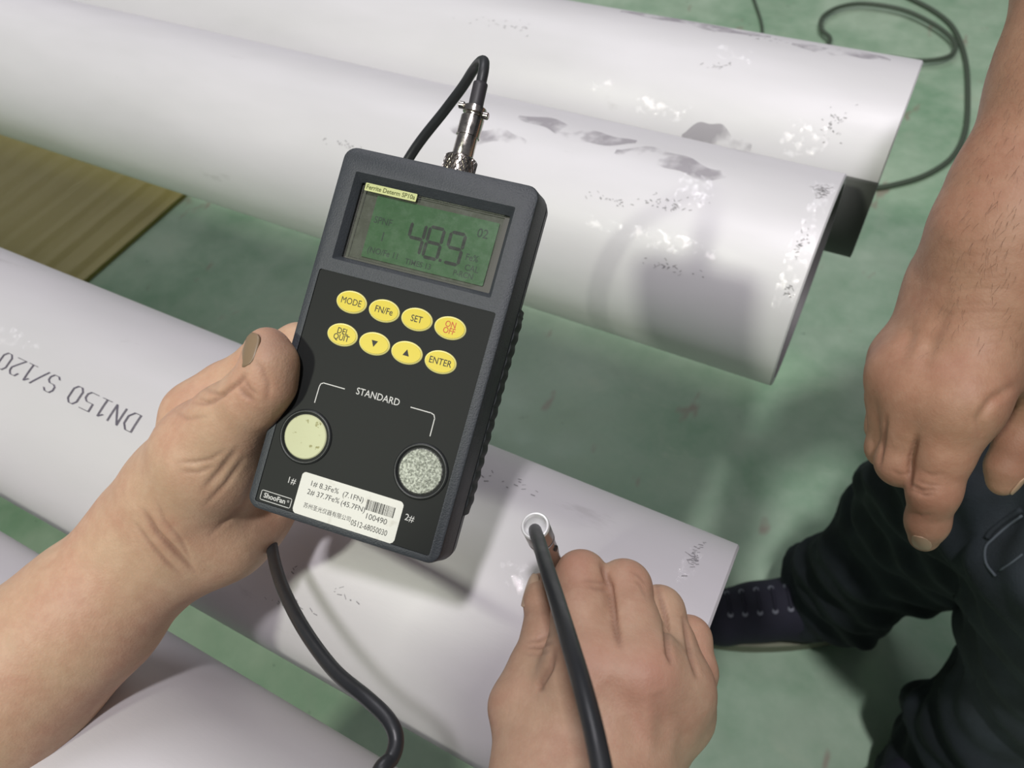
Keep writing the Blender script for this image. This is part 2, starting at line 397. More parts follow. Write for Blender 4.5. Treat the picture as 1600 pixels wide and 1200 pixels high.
# ------------------------------------------------------------------ setting 
def grid_plane(name, x0, x1, y0, y1, z, mt, n=2):
    V = [(x0, y0, z), (x1, y0, z), (x1, y1, z), (x0, y1, z)]; return mesh(name, V, [(0, 1, 2, 3)], mt, None, False)
fl = grid_plane('floor', -9, 7, -6, 9, 0, M_FLOOR); tag(fl, 'worn green painted workshop floor with scuffs and reddish marks', kind='structure')
# yellow sheet on the floor under the pipes
bm = bmesh.new()
nx = 80
for i in range(nx + 1):
    x = -3.4 + (1.95) * i / nx
    for y in (-.6, 1.15):
        bm.verts.new((x, y, .012 + .0012 * math.sin(i * 2.2)))
bm.verts.ensure_lookup_table()
for i in range(nx): bm.faces.new([bm.verts[2*i], bm.verts[2*i+2], bm.verts[2*i+3], bm.verts[2*i+1]])
r_ = bmesh.ops.extrude_face_region(bm, geom=bm.faces[:])
for v in [g for g in r_['geom'] if isinstance(g, bmesh.types.BMVert)]: v.co.z = .001
o = bm_obj('plastic_sheet', bm, M_YEL); tag(o, 'shiny ribbed yellow plastic sheet lying on the green floor beneath the pipes', 'sheet')
# pipes
RP = .0841
PIPES = {'A': (.1332, HC - .4312, .0), 'B': (.4642, HC - .4330, -.019), 'C': (.6362, HC - .4322, .004), 'D': (-.0538, HC - .4312, .0)}
def cyl(p, x, deg, off=0.0):
    y0, z0, _ = PIPES[p]; a = math.radians(deg); return (x, y0 + math.sin(a) * (RP + off), z0 + math.cos(a) * (RP + off))
def make_pipe(k, label, mt):
    y0, z0, xe = PIPES[k]; L = 4.8; seg = 128
    root = empty('steel_pipe', (xe, y0, z0 - RP), label, 'pipe')
    prof = [(0, RP - .007), (0, RP - .0012), (-.0012, RP), (-.35, RP), (-.8, RP), (-2, RP), (-L, RP), (-L, RP - .007)]
    V = []; F = []
    for t, r in prof:
        for s in range(seg):
            a = 2 * math.pi * s / seg; V.append((xe + t, y0 + math.sin(a) * r, z0 + math.cos(a) * r))
    m = len(prof)
    for i in range(m - 1):
        for s in range(seg): F.append((i*seg+s, i*seg+(s+1) % seg, (i+1)*seg+(s+1) % seg, (i+1)*seg+s))
    o = mesh('outer_wall', V, F, mt, root); flat(o, 30)
    V = [(xe + t, y0 + math.sin(2*math.pi*s/seg) * (RP-.007), z0 + math.cos(2*math.pi*s/seg) * (RP-.007)) for t in (0, -L) for s in range(seg)]
    F = [(s, seg+s, seg+(s+1) % seg, (s+1) % seg) for s in range(seg)]
    mesh('bore', V, F, M_BORE, root)
    root['group'] = 'pale steel pipes lying side by side'
    return root
pA = make_pipe('A', 'pale steel pipe directly under the gauge, the one the probe presses on', M_PIPE)
pB = make_pipe('B', 'pale steel pipe right behind the top of the gauge, shorter of the two touching ones', M_PIPEB)
pC = make_pipe('C', 'farthest pale steel pipe along the top, sticking out past the one it touches', M_PIPEB)
pD = make_pipe('D', 'nearest pale steel pipe in the bottom left corner under the bare forearm', M_PIPE)
def patch(name, p, x0, x1, a0, a1, mt, parent, off=.0006, nx=12, na=24, edge=None, thick=.0004):
    V = []; F = []; lays = (0,) if mt is M_FILM else (0, 1)
    for lay in lays:
        for i in range(nx + 1):
            for j in range(na + 1):
                x = x0 + (x1 - x0) * i / nx; a = a0 + (a1 - a0) * j / na
                if edge: x, a = edge(x, a, i / nx, j / na)
                V.append(cyl(p, x, a, off if lay == 0 else off - thick))
    q = (nx + 1) * (na + 1); st = na + 1
    for i in range(nx):
        for j in range(na):
            b = i * st + j; F.append((b, b+1, b+st+1, b+st))
            if lays != (0,): F.append((q+b, q+b+st, q+b+st+1, q+b+1))
    if lays == (0,): return mesh(name, V, F, mt, parent)
    for i in range(nx):
        F.append((i*st, (i+1)*st, q+(i+1)*st, q+i*st)); b = na; F.append((i*st+b, q+i*st+b, q+(i+1)*st+b, (i+1)*st+b))
    for j in range(na):
        F.append((j, q+j, q+j+1, j+1)); b = nx*st; F.append((b+j, b+j+1, q+b+j+1, q+b+j))
    return mesh(name, V, F, mt, parent)
# dark strip added for the shade on the far pipe's lower side, wrapped on it
o = patch('shade_strip', 'C', -.34, .0035, -66.5, -128, M_SHADE_STRIP, None, .0034, 4, 40, thick=.0029)
tag(o, 'dark grey strip added for the shade between the two rear pipes at their ends', 'strip')
# stencilled code on pipe A: dot printed characters made of triple fine strokes
GL = {'D': [[(0,0),(0,1)],[(0,1),(.6,1),(1,.72),(1,.28),(.6,0),(0,0)]], 'N': [[(0,0),(0,1),(1,0),(1,1)]], '1': [[(.15,.8),(.55,1),(.55,0)],[(.1,0),(1,0)]],
 '5': [[(1,1),(0,1),(0,.55),(.7,.55),(1,.4),(1,.15),(.75,0),(0,0)]], '0': [[(.3,0),(.0,.2),(0,.8),(.3,1),(.7,1),(1,.8),(1,.2),(.7,0),(.3,0)]],
 'S': [[(1,.85),(.75,1),(.25,1),(0,.82),(0,.62),(.25,.5),(.75,.5),(1,.36),(1,.18),(.75,0),(.25,0),(0,.15)]], '/': [[(-.1,0),(1.1,1)]],
 '2': [[(0,.8),(.25,1),(.75,1),(1,.82),(1,.62),(0,0),(1,0)]], '3': [[(0,1),(1,1),(.5,.6),(1,.42),(1,.15),(.75,0),(.25,0),(0,.15)]],
 'T': [[(0,1),(1,1)],[(.5,1),(.5,0)]], 'P': [[(0,0),(0,1),(.8,1),(1,.8),(1,.6),(.8,.48),(0,.48)]], '8': [[(.3,0),(0,.2),(0,.35),(1,.65),(1,.8),(.7,1),(.3,1),(0,.8),(0,.65),(1,.35),(1,.2),(.7,0),(.3,0)]]}
V = []; F = []
def stroke(a, b, wd):
    d = np.array(b) - a; L = np.linalg.norm(d); t = d / L; s = np.array([-t[1], t[0]]) * wd / 2; nseg = 4
    for q in range(nseg):
        p0 = np.array(a) + d * q / nseg - (t * wd * .3 if q == 0 else 0); p1 = np.array(a) + d * (q + 1) / nseg; i0 = len(V)
        for u, sg in ((p0, 1), (p0, -1), (p1, -1), (p1, 1)):
            e = u + s * sg
            V.append(cyl('A', e[0], math.degrees(e[1] / RP), .0002))
        F.append((i0, i0+1, i0+2, i0+3))
CH, CW = .0112, .0078
for ch, xc in zip('3DN150S/120', (-.3215, -.3435, -.3555, -.3675, -.3795, -.3915, -.4130, -.4245, -.4345, -.4455, -.4575)):
    for k in (-1, 0, 1):
        for pl in GL[ch]:
            for a, b in zip(pl[:-1], pl[1:]):
                # seen upside down from the lens: x runs with -X, top of the letter towards the lens side
                f = lambda g: np.array([xc - (g[0] - .5) * CW * -1 * -1 + k * .00062, math.radians(-16.05) * RP - (g[1] - .5) * CH])
                stroke(f(a), f(b), .00034)
o = mesh('stencil_print', V, F, M_INK, pA, False); tag(o, 'grey upside-down stencil print ending in DN150 S/120')
def smudges(p, parent, specs):
    V = []; F = []
    for x, a, sx, sa, cnt in specs:
        for _ in range(cnt):
            cx = x + rng.normal() * sx; ca = a + rng.normal() * sa; l = rng.uniform(.0004, .0015); th = rng.uniform(-.9, .9); wd = rng.uniform(.0002, .0005)
            i0 = len(V); dx = math.cos(th) * l; da = math.degrees(math.sin(th) * l / RP); wa = math.degrees(wd / RP)
            for ux, ua in ((-dx, -da - wa), (dx, da - wa * .5), (dx, da + wa), (-dx, -da + wa * .4)): V.append(cyl(p, cx + ux, ca + ua, .00015 + .00002 * (len(F) % 5)))
            F.append((i0, i0+1, i0+2, i0+3))
    o = mesh('scuff_marks', V, F, M_SMUDGE, parent, False); o['kind'] = 'stuff'; return o
smudges('B', pB, [(-.030, 2, .003, 2.5, 60), (-.030, -30, .002, 4, 26), (-.027, -52, .002, 2, 14), (-.125, -28, .012, 3, 36), (-.11, -57, .012, 1.2, 26), (-.165, -33, .01, 1.4, 20), (-.40, -42, .012, 1.5, 22)])
smudges('C', pC, [(-.042, -41, .005, 5, 34), (-.145, -22, .008, 2, 12), (-.36, -22, .02, 2.4, 22), (-.13, 10, .02, 2, 16)])
smudges('A', pA, [(-.018, 29, .0016, 4, 34), (-.2, -52, .01, 2, 26), (-.19, -38, .02, 1, 10), (-.12, 27, .012, 2, 14)])
def film(p, parent, x0, x1, a0, a1, amp=.004):
    ph = rng.uniform(0, 6, 4)
    def e(x, a, u, v):
        s = math.sin
        return x + (amp * s(v * 9 + ph[0]) + amp * .5 * s(v * 23 + ph[1])) * (1 if u > .5 else -1) * abs(2*u-1), a + 1.2 * (s(u * 8 + ph[2]) + .5 * s(u * 21 + ph[3])) * (2*v-1)
    o = patch('clear_tape', p, x0, x1, a0, a1, M_FILM, parent, .0009, 14, 26, e, .0003); return o
film('B', pB, -.180, -.080, -42, -49.5, .002); film('B', pB, -.036, -.022, 8, -62, .001); film('B', pB, -.125, -.100, -8, -26, .002)
film('C', pC, -.078, -.045, -44, -62, .002); film('C', pC, -.155, -.125, -7, -16, .002); film('C', pC, -.205, -.160, -49, -58, .002); film('C', pC, -.25, -.232, -44, -50, .001)
n = N('faint_film_shade'); tr = n.n('ShaderNodeBsdfTransparent'); df = n.n('ShaderNodeBsdfDiffuse'); df.inputs[0].default_value = lin((150, 144, 152)); mx = n.n('ShaderNodeMixShader')
n.l(n.ramp(n.noise(34, 3), .4, .55, 0, .42), mx.inputs[0]); n.l(tr.outputs[0], mx.inputs[1]); n.l(df.outputs[0], mx.inputs[2]); n.l(mx.outputs[0], n.o.inputs[0]); M_FILM_SHADE = n.m
def film_shade(p, parent, x0, x1, a0, a1):  # darker lilac blotches: shadows of wrinkled film painted onto the pipe
    ph = rng.uniform(0, 6, 3)
    def e(x, a, u, v): return x, a0 + (a1 - a0) * (.5 + (v - .5) * math.sin(math.pi * min(max(u, .02), .98)) ** .5) + 2.2 * math.sin(u * 7 + ph[0]) + 1.2 * math.sin(u * 17 + ph[1])
    V = []; F = []
    for i in range(25):
        for j in range(9): x, a = e(x0 + (x1 - x0) * i / 24, 0, i / 24, j / 8); V.append(cyl(p, x, a, .0003))
    for i in range(24):
        for j in range(8): b = i * 9 + j; F.append((b, b+1, b+10, b+9))
    mesh('film_shade', V, F, M_FILM_SHADE, parent)
film_shade('B', pB, -.27, -.17, 9, -3); film_shade('B', pB, -.18, -.09, 3, -9); film_shade('B', pB, -.32, -.25, -10, -20); film_shade('C', pC, -.16, -.10, -56, -70); film_shade('C', pC, -.26, -.12, 24, 10); film_shade('C', pC, -.10, -.02, 16, 4)
film('A', pA, -.0225, -.0145, 33, 12, .0006); film('A', pA, -.49, -.44, -2, -9, .002); film('A', pA, -.100, -.078, -12, -3, .002)
# trestles that carry the pipes
for tx in (-2.9, -4.5):
    root = empty('pipe_trestle', (tx, .3, 0), 'low grey steel trestle carrying the far ends of the pipes' if tx < -3 else 'low grey steel trestle carrying the pipes left of the gauge', 'trestle')
    zt = HC - .4330 - RP
    def box(name, x0, x1, y0, y1, z0, z1, mt=M_FRAME, parent=root):
        V = [(x, y, z) for x in (x0, x1) for y in (y0, y1) for z in (z0, z1)]
        return mesh(name, V, [(0,1,3,2),(4,6,7,5),(0,4,5,1),(2,3,7,6),(0,2,6,4),(1,5,7,3)], mt, parent, False)
    root['group'] = 'trestles under the pipes'; box('beam', tx-.05, tx+.05, -.3, .9, zt-.08, zt)
    for yy in (-.25, .8):
        box('leg', tx-.04, tx+.04, yy, yy+.06, .014, zt-.08)
    box('foot_rail', tx-.12, tx+.12, -.3, -.14, .013, .03); box('foot_rail', tx-.12, tx+.12, .74, .9, .013, .03)
# thin cable on the floor , behind the far pipe
fc = [floor_pt(x, y, .006) for x, y in ((1415,-6),(1460,18),(1490,45),(1508,92),(1512,150),(1508,205),(1488,245),(1450,272),(1405,287),(1360,294),(1300,290),(1200,240))]
tube('floor_cable', fc, .0062, M_FCABLE, None, 10, 8)
tag(bpy.data.objects['floor_cable'], 'dark cable curving on the floor from behind the back pipes up past the bare arm', 'cable')
fc = [floor_pt(x, y, .018) for x, y in ((1250,108),(1296,66),(1283,45),(1286,26),(1312,11),(1352,6),(1412,16),(1462,40),(1490,64),(1490,82),(1470,92),(1430,95),(1370,90),(1320,120))]
o = tube('floor_cable', fc, .0058, M_FCABLE, None, 10, 8); tag(o, 'dark cable lying in an oval loop on the floor beyond the back pipe', 'cable')
fc = [floor_pt(x, y, .006) for x, y in ((1168,-30),(1178,0),(1188,30),(1191,50),(1190,80))]
o = tube('floor_cable', fc, .004, M_FCABLE, None, 8, 6); tag(o, 'short bit of thin dark cable at the top edge behind the back pipe', 'cable')

for q in bpy.data.objects:
    if q.name.startswith('floor_cable'): q['group'] = 'cables lying on the floor'
# ------------------------------------------------------------------ the gauge
_a = np.array([.07594, -.02058, .01448]); _b = np.array([.03811, .14097, -.00284]); _t = np.array([-.10356, -.04694, -.29305])
ga = _a / np.linalg.norm(_a); gn = np.cross(_a, _b); gn /= np.linalg.norm(gn); gb = np.cross(gn, ga)
GA, GB, GN, GO = R @ ga, R @ gb, R @ gn, CAMP + R @ _t
GM = Matrix([[GA[i], GB[i], GN[i], GO[i]] for i in range(3)] + [[0, 0, 0, 1]])
def GW(u, v, w=0): return GO + GA * u * .001 + GB * v * .001 + GN * w * .001
gauge = empty('handheld_gauge', None, 'dark grey handheld gauge with green display reading 48.9 and eight yellow keys', 'gauge', GM)
MMf = .001
def L(name, V, F, mt, parent=gauge, smooth=False): return mesh(name, np.array(V) * MMf, F, mt, parent, smooth, world=False)
def rrect(x0, y0, x1, y1, r, k=6):
    out = []
    for cx, cy, a0 in ((x1-r, y1-r, 0), (x0+r, y1-r, 90), (x0+r, y0+r, 180), (x1-r, y0+r, 270)):
        for i in range(k + 1):
            a = math.radians(a0 + 90 * i / k); out.append((cx + r*math.cos(a), cy + r*math.sin(a)))
    return out
def loft(rings):
    V = []; F = []; n_ = len(rings[0])
    for rg in rings: V += rg
    for i in range(len(rings) - 1):
        for k in range(n_): F.append((i*n_+k, (i+1)*n_+k, (i+1)*n_+(k+1) % n_, i*n_+(k+1) % n_))
    F.append(tuple(range(n_))); F.append(tuple((len(rings)-1)*n_+k for k in range(n_))[::-1])
    return V, F
def ring(ins, z, r=5): return [(x, y, z) for x, y in rrect(ins, ins, 80-ins, 146-ins, r)]
V, F = loft([ring(1.0, 0, 4.4), ring(.35, -.35, 4.8), ring(0, -1.2), ring(-.4, -8), ring(-.9, -14), ring(-.9, -15), ring(-.3, -15.4), ring(-.3, -16.2), ring(-.9, -16.6), ring(-.6, -22), ring(.6, -28), ring(2.4, -30.5, 4)])
case = L('case', V, F, M_CASE)
def cut(o, V, F):
    c = L('cutter', V, F, None); bmx = bmesh.new(); bmx.from_mesh(c.data); bmesh.ops.recalc_face_normals(bmx, faces=bmx.faces); bmx.to_mesh(c.data); bmx.free()
    bmx = bmesh.new(); bmx.from_mesh(o.data); bmesh.ops.recalc_face_normals(bmx, faces=bmx.faces); bmx.to_mesh(o.data); bmx.free()
    md = o.modifiers.new('b', 'BOOLEAN'); md.object = c; md.operation = 'DIFFERENCE'; md.solver = 'EXACT'
    bpy.context.view_layer.update(); dg = bpy.context.evaluated_depsgraph_get(); me = bpy.data.meshes.new_from_object(o.evaluated_get(dg))
    o.modifiers.clear(); o.data = me; bpy.data.objects.remove(c)
V, F = loft([[(x, y, 1) for x, y in rrect(3.3, 2.8, 75.9, 96.4, .8, 2)], [(x, y, -.7) for x, y in rrect(3.3, 2.8, 75.9, 96.4, .8, 2)]]); cut(case, V, F)
def fr_(x0, y0, x1, y1, z): return [(x, y, z) for x, y in rrect(x0, y0, x1, y1, .5, 2)]
V, F = loft([fr_(6.2, 100.5, 73.1, 137.4, 1), fr_(7.0, 101.3, 72.4, 136.6, 0), fr_(9.2, 103.2, 70.6, 133.6, -3.2), fr_(9.2, 103.2, 70.6, 133.6, -6)]); cut(case, V, F)
case.data.polygons.foreach_set('use_smooth', [True] * len(case.data.polygons)); flat(case, 28)
# grip strips with ridges on both long sides
for sx in (1, -1):
    V = []; F = []; nV = 110; xb = 80.6 if sx > 0 else -.6
    prof = [(-16.8, -.6), (-16.8, .3), (-19, .7), (-24, .7), (-28, .2), (-28, -2.4)]
    for i in range(nV + 1):
        v = 18 + 84 * i / nV; rdg = (.5 + .5 * math.cos((v - 18) / 5.2 * 2 * math.pi)) ** .6 * .55 if 20 < v < 100 else 0
        for z, h in prof: V.append((xb + sx * (h + (rdg if h > 0 else 0)), v, z))
    m_ = len(prof)
    for i in range(nV):
        for k in range(m_): F.append((i*m_+k, (i+1)*m_+k, (i+1)*m_+(k+1) % m_, i*m_+(k+1) % m_))
    F.append(tuple(range(m_))); F.append(tuple(nV*m_+k for k in range(m_))[::-1])
    o = L('grip', V, F, M_GRIP, gauge, True); flat(o, 40)
V, F = loft([[(x, y, -.35) for x, y in rrect(3.45, 2.95, 75.75, 96.25, .8, 3)], [(x, y, -.68) for x, y in rrect(3.45, 2.95, 75.75, 96.25, .8, 3)]])
panel = L('face_panel', V, F, M_PANEL)
def put_text(s, size, u, v, w, mt, parent, name='lettering', align='CENTER', sx=1.0, rot=0, space=1.0, bold=0):
    V, F = text_geo(s, size, align, space, sx, bold); a = math.radians(rot)
    V = [(u + x*math.cos(a) - y*math.sin(a), v + x*math.sin(a) + y*math.cos(a), w) for x, y, z in V]
    if parent is not gauge:
        off = parent.get('loc_off', None)
    return L(name, V, F, mt, parent)
# display
V, F = loft([[(x, y, -4.6) for x, y in rrect(9.3, 103.3, 70.5, 133.5, .3, 1)], [(x, y, -5.4) for x, y in rrect(9.3, 103.3, 70.5, 133.5, .3, 1)]])
L('display_backing', V, F, M_BACK)
V, F = loft([[(x, y, -4.0) for x, y in rrect(16.6, 105.4, 67.2, 130.2, .3, 1)], [(x, y, -4.55) for x, y in rrect(16.6, 105.4, 67.2, 130.2, .3, 1)]])
lcd = L('liquid_crystal_display', V, F, M_LCD)
SEG = {'4': 'bfgc', '8': 'abcdefg', '9': 'abfgcd'}
def digit(ch, u, v, wd, ht, sl=.16, th=1.0):
    V = []; F = []
    P = {'a': ((0,1),(1,1)), 'b': ((1,1),(1,.5)), 'c': ((1,.5),(1,0)), 'd': ((0,0),(1,0)), 'e': ((0,.5),(0,0)), 'f': ((0,1),(0,.5)), 'g': ((0,.5),(1,.5))}
    for s in SEG[ch]:
        a, b = [np.array([(q[0]-.5)*wd + (q[1]-.5)*ht*sl*0, (q[1]-.5)*ht]) for q in P[s]]
        d = (b-a)/np.linalg.norm(b-a); n2 = np.array([-d[1], d[0]])*th/2; a = a + d*.12; b = b - d*.12; i0 = len(V)
        for e in (a, a+d*th/2+n2, b-d*th/2+n2, b, b-d*th/2-n2, a+d*th/2-n2): V.append((u + e[0] + e[1]*sl*0, v + e[1], -3.95))
        F.append(tuple(range(i0, i0+6)))
    return V, F
for ch, u, v in (('4', 36.4, 117.2), ('8', 43.9, 117.0), ('9', 52.6, 116.9)):
    V, F = digit(ch, u, v, 5.8, 12, th=1.3); L('digit', V, F, M_SEG, lcd)
L('decimal_point', [(47.7,110.6,-3.95),(48.8,110.6,-3.95),(48.8,111.7,-3.95),(47.7,111.7,-3.95)], [(0,1,2,3)], M_SEG, lcd)
for s, sz, u, v in (('SPNF', 3.2, 23, 119.6), ('1', 4.4, 24.6, 113.6), ('(NO/Fe 11', 2.8, 26.5, 107.6), ('TIMES 13', 2.6, 41.5, 106.6), ('02', 4.2, 63.2, 123.8), ('Fe%', 3.0, 61.6, 113.8), ('CAL', 2.8, 62.6, 109.8), ('P-RCN', 2.6, 60.0, 106.8)):
    put_text(s, sz * 1.2, u - 1.4, v + 1, -3.95, M_SEGF, lcd, sx=.9, bold=.04)
# window with one snapped corner
V = [(10.6, 103.9), (62.0, 103.9), (67.4, 107.3), (68.4, 133.2), (10.8, 133.2)]
Vv = [(x, y, -2.4) for x, y in V] + [(x, y, -3.4) for x, y in V]
L('display_window', Vv, [(0,1,2,3,4), (9,8,7,6,5)] + [(i, 5+i, 5+(i+1) % 5, (i+1) % 5) for i in range(5)], M_WIN)
V, F = loft([[(x, y, -2.2) for x, y in rrect(11.3, 130.6, 33.0, 133.7, .3, 2)], [(x, y, -2.35) for x, y in rrect(11.3, 130.6, 33.0, 133.7, .3, 2)]])
tg = L('name_tag', V, F, M_TAGC); put_text('Ferrite Determ SP10a', 2.5, 22.1, 132.1, -2.17, M_TAGI, tg, sx=.92, bold=.05)
# keys
KEYS = [('MODE', 19.7, 86.7), ('FN/Fe', 33.4, 86.6), ('SET', 46.9, 86.6), ('ON\nOFF', 60.4, 86.6), ('DEL\nQUIT', 19.7, 73.6), ('v', 33.2, 73.5), ('^', 46.6, 73.4), ('ENTER', 60.3, 73.3)]
def ell(u, v, ax, ay, z, k=40): return [(u + ax*math.cos(2*math.pi*i/k), v + ay*math.sin(2*math.pi*i/k), z) for i in range(k)]
for s, u, v in KEYS:
    V, F = loft([ell(u, v, 5.7, 3.75, .25), ell(u, v, 5.9, 3.95, -.1), ell(u, v, 5.9, 3.95, -.5)])
    k = L('key', V, F, M_YBTN, gauge, True); flat(k, 30)
    k['label'] = {'v': 'yellow oval key with a down arrow', '^': 'yellow oval key with an up arrow'}.get(s, 'yellow oval key marked ' + s.replace('\n', ' '))
    o_, i_ = ell(u, v, 6.25, 4.3, -.12), ell(u, v, 5.75, 3.8, .1); n_ = len(o_); lo = ell(u, v, 6.35, 4.4, -.4)
    L('key_rim', lo + o_ + i_, [(q*n_+j, q*n_+(j+1) % n_, (q+1)*n_+(j+1) % n_, (q+1)*n_+j) for q in (0, 1) for j in range(n_)], M_YRIM, k, True)
    if s in 'v^':
        t_ = 1 if s == '^' else -1
        L('arrow', [(u-1.3, v-1.2*t_, .3), (u+1.3, v-1.2*t_, .3), (u, v+1.3*t_, .3)], [(0, 1, 2)], M_BLACK, k)
    else:
        mt = M_REDP if s.startswith('ON') else M_BLACK; ls = s.split('\n')
        for i, q in enumerate(ls):
            sz = 2.75 if len(ls) == 2 else 3.0
            o = put_text(q, sz*1.2, u, v + ((.5 - i) * 2.45 if len(ls) == 2 else 0), .3, mt, k, sx=.84, bold=0 if q == 'MODE' else .02)
            if mt is M_REDP: o['label'] = 'red lettering'
# panel printing
pr = put_text('STANDARD', 3.8, 40.2, 54.3, -.3, M_WHITEP, panel, 'printing', sx=.9, bold=.02)
def line(pts, wd=.38, z=-.3):
    V = []; F = []
    for a, b in zip(pts[:-1], pts[1:]):
        a, b = np.array(a), np.array(b); d = (b-a)/np.linalg.norm(b-a); n2 = np.array([-d[1], d[0]])*wd/2; i0 = len(V)
        for e in (a-d*.1-n2, b+d*.1-n2, b+d*.1+n2, a-d*.1+n2): V.append((*e, z))
        F.append((i0, i0+1, i0+2, i0+3))
    return V, F
for pts in ([(16.1, 45.6), (16.2, 52.0), (16.5, 53.2), (17.5, 53.8), (26.4, 53.8)], [(53.8, 54.0), (62.0, 54.0), (63.3, 53.6), (63.9, 52.4), (64.0, 45.6)]):
    V, F = line(pts); L('bracket_line', V, F, M_WHITEP, panel)
put_text('1#', 3.5, 15.6, 14.2, -.3, M_WHITEP, panel, 'printing'); put_text('2#', 3.5, 64.8, 14.0, -.3, M_WHITEP, panel, 'printing')
rp = rrect(5.0, 3.9, 17.9, 7.6, .6, 3); V, F = line(rp + [rp[0]], .28); L('logo_frame', V, F, M_WHITEP, panel)
put_text('ShooFan', 2.7, 10.9, 5.8, -.3, M_WHITEP, panel, 'logo', sx=1.0, bold=.06); put_text('\u00ae', 1.3, 16.6, 6.2, -.3, M_WHITEP, panel, 'logo')
# reference discs in black rings
def circ(u, v, r, z, k=48): return ell(u, v, r, r, z, k)
for (u, v, mt, lb) in ((16.4, 32.0, M_DISC1, 'bright cream metal reference disc'), (64.2, 32.0, M_DISC2, 'speckled grey metal reference disc')):
    prof = [(10.8, -.5), (10.6, .2), (10.1, .6), (9.7, .6), (9.3, .2), (9.1, -1.0)]
    V = []; F = []; k = 48
    for r, z in prof: V += circ(u, v, r, z)
    for i in range(len(prof)-1):
        for j in range(k): F.append((i*k+j, i*k+(j+1) % k, (i+1)*k+(j+1) % k, (i+1)*k+j))
    L('disc_ring', V, F, M_RING, gauge, True)
    V, F = loft([circ(u, v, 8.2, .25), circ(u, v, 8.6, .0), circ(u, v, 8.7, -.5)]); o = L('reference_disc', V, F, mt, gauge, True); flat(o, 30); o['label'] = lb
# paper sticker with its print
pts = rrect(19.2, 3.0, 61.4, 19.0, 1.4, 4); e_ = []
for i, (x, y) in enumerate(pts): e_.append((x + .12*math.sin(i*3.1), y + .12*math.sin(i*5.3)))
V, F = loft([[(x, y, -.18) for x, y in e_], [(x, y, -.33) for x, y in e_]]); st = L('paper_sticker', V, F, M_PAPER)
zz = -.14
for s, sz, u, v, al, sx in (('1# 8.3Fe%', 2.9, 23.2, 15.6, 'LEFT', 1.0), ('(7.1FN)', 2.85, 37.0, 15.3, 'LEFT', 1.0), ('2# 37.7Fe%', 2.9, 23.0, 12.2, 'LEFT', 1.0), ('(45.7FN)', 2.85, 37.2, 11.9, 'LEFT', 1.0),
                            ('100490', 3.1, 47.8, 10.0, 'LEFT', .98)):
    put_text(s, sz, u, v, zz, M_GREYI, st, 'printing', al, sx)
put_text('\u82cf\u5dde\u5723\u5149\u4eea\u5668\u6709\u9650\u516c\u53f8', 2.2, 23.0, 6.8, zz, M_GREYI, st, 'printing', 'LEFT', .91)
put_text('0512-68050030', 3.1, 43.2, 6.0, zz, M_BLACK, st, 'printing', 'LEFT', .76)
x = 47.2; V = []; F = []
while x < 58.6:
    wd = random.choice((.16, .16, .26, .42)); i0 = len(V); V += [(x, 12.2, zz), (x+wd, 12.2, zz), (x+wd, 16.2, zz), (x, 16.2, zz)]; F.append((i0, i0+1, i0+2, i0+3)); x += wd + random.choice((.16, .24, .34))
L('barcode', V, F, M_BLACK, st)
# ------------------------------------------------------------------ probe: plug, cable, hand-held tip
PB = GW(41.8, 146.0, -15.5)
probe = empty('wired_probe', W(866, 905, .353), 'black-cabled nickel probe: plugged into the gauge top, tip pressed on the pipe', 'probe')
ax = GB
plug = lathe('plug_nut', [(-.0005, .0054), (.0, .0062), (.0088, .0062), (.0094, .0055), (.0094, .0042)], PB, ax, M_NI, probe, 72, mod=lambda i, k: 1 + (.035 if (k + (i == 1)) % 2 else -.02) * (1 if i in (1, 2) else 0))
plug['label'] = 'knurled nickel nut on the plug'
# knurl: crossing helical ridges
V = []; F = []
u_ = np.cross(ax, [0, .3, 1]); u_ /= np.linalg.norm(u_); v_ = np.cross(ax, u_)
for hd in (1, -1):
    for q in range(22):
        for j in range(5):
            i0 = len(V)
            for (jj, dr, dt) in ((j, -.0001, -.06), (j, .0007, 0), (j, -.0001, .06), (j+1, -.0001, -.06), (j+1, .0007, 0), (j+1, -.0001, .06)):
                a = 2*math.pi*q/22 + hd * jj * .14 + dt; rr = .0061 + dr; V.append(PB + ax*(.0006 + .0078*jj/5) + (u_*math.cos(a) + v_*math.sin(a))*rr)
            F += [(i0, i0+1, i0+4, i0+3), (i0+1, i0+2, i0+5, i0+4)]
mesh('knurling', V, F, M_NI, plug, False)['kind'] = 'stuff'
lathe('plug_barrel', [(.009, .0040), (.0095, .0043), (.0178, .0043), (.0180, .0048), (.0258, .0048), (.0264, .0041), (.0264, .0034), (.0300, .0033)], PB, ax, M_NI, probe, 40)
cl = lathe('cable_clamp', [(.0274, .0040), (.0276, .0047), (.0300, .0047), (.0302, .0040), (.0302, .003)], PB, ax, M_NI, probe, 40)
for sgn in (1, -1):
    so = PB + ax * (.0284 - .0012 * sgn) + (GA * .0045 * sgn + GN * .0016)
    lathe('screw', [(-.0005, .0010), (0, .0015), (.0018, .0015), (.0022, .0010)], so, GA * sgn, M_NI, cl, 14)
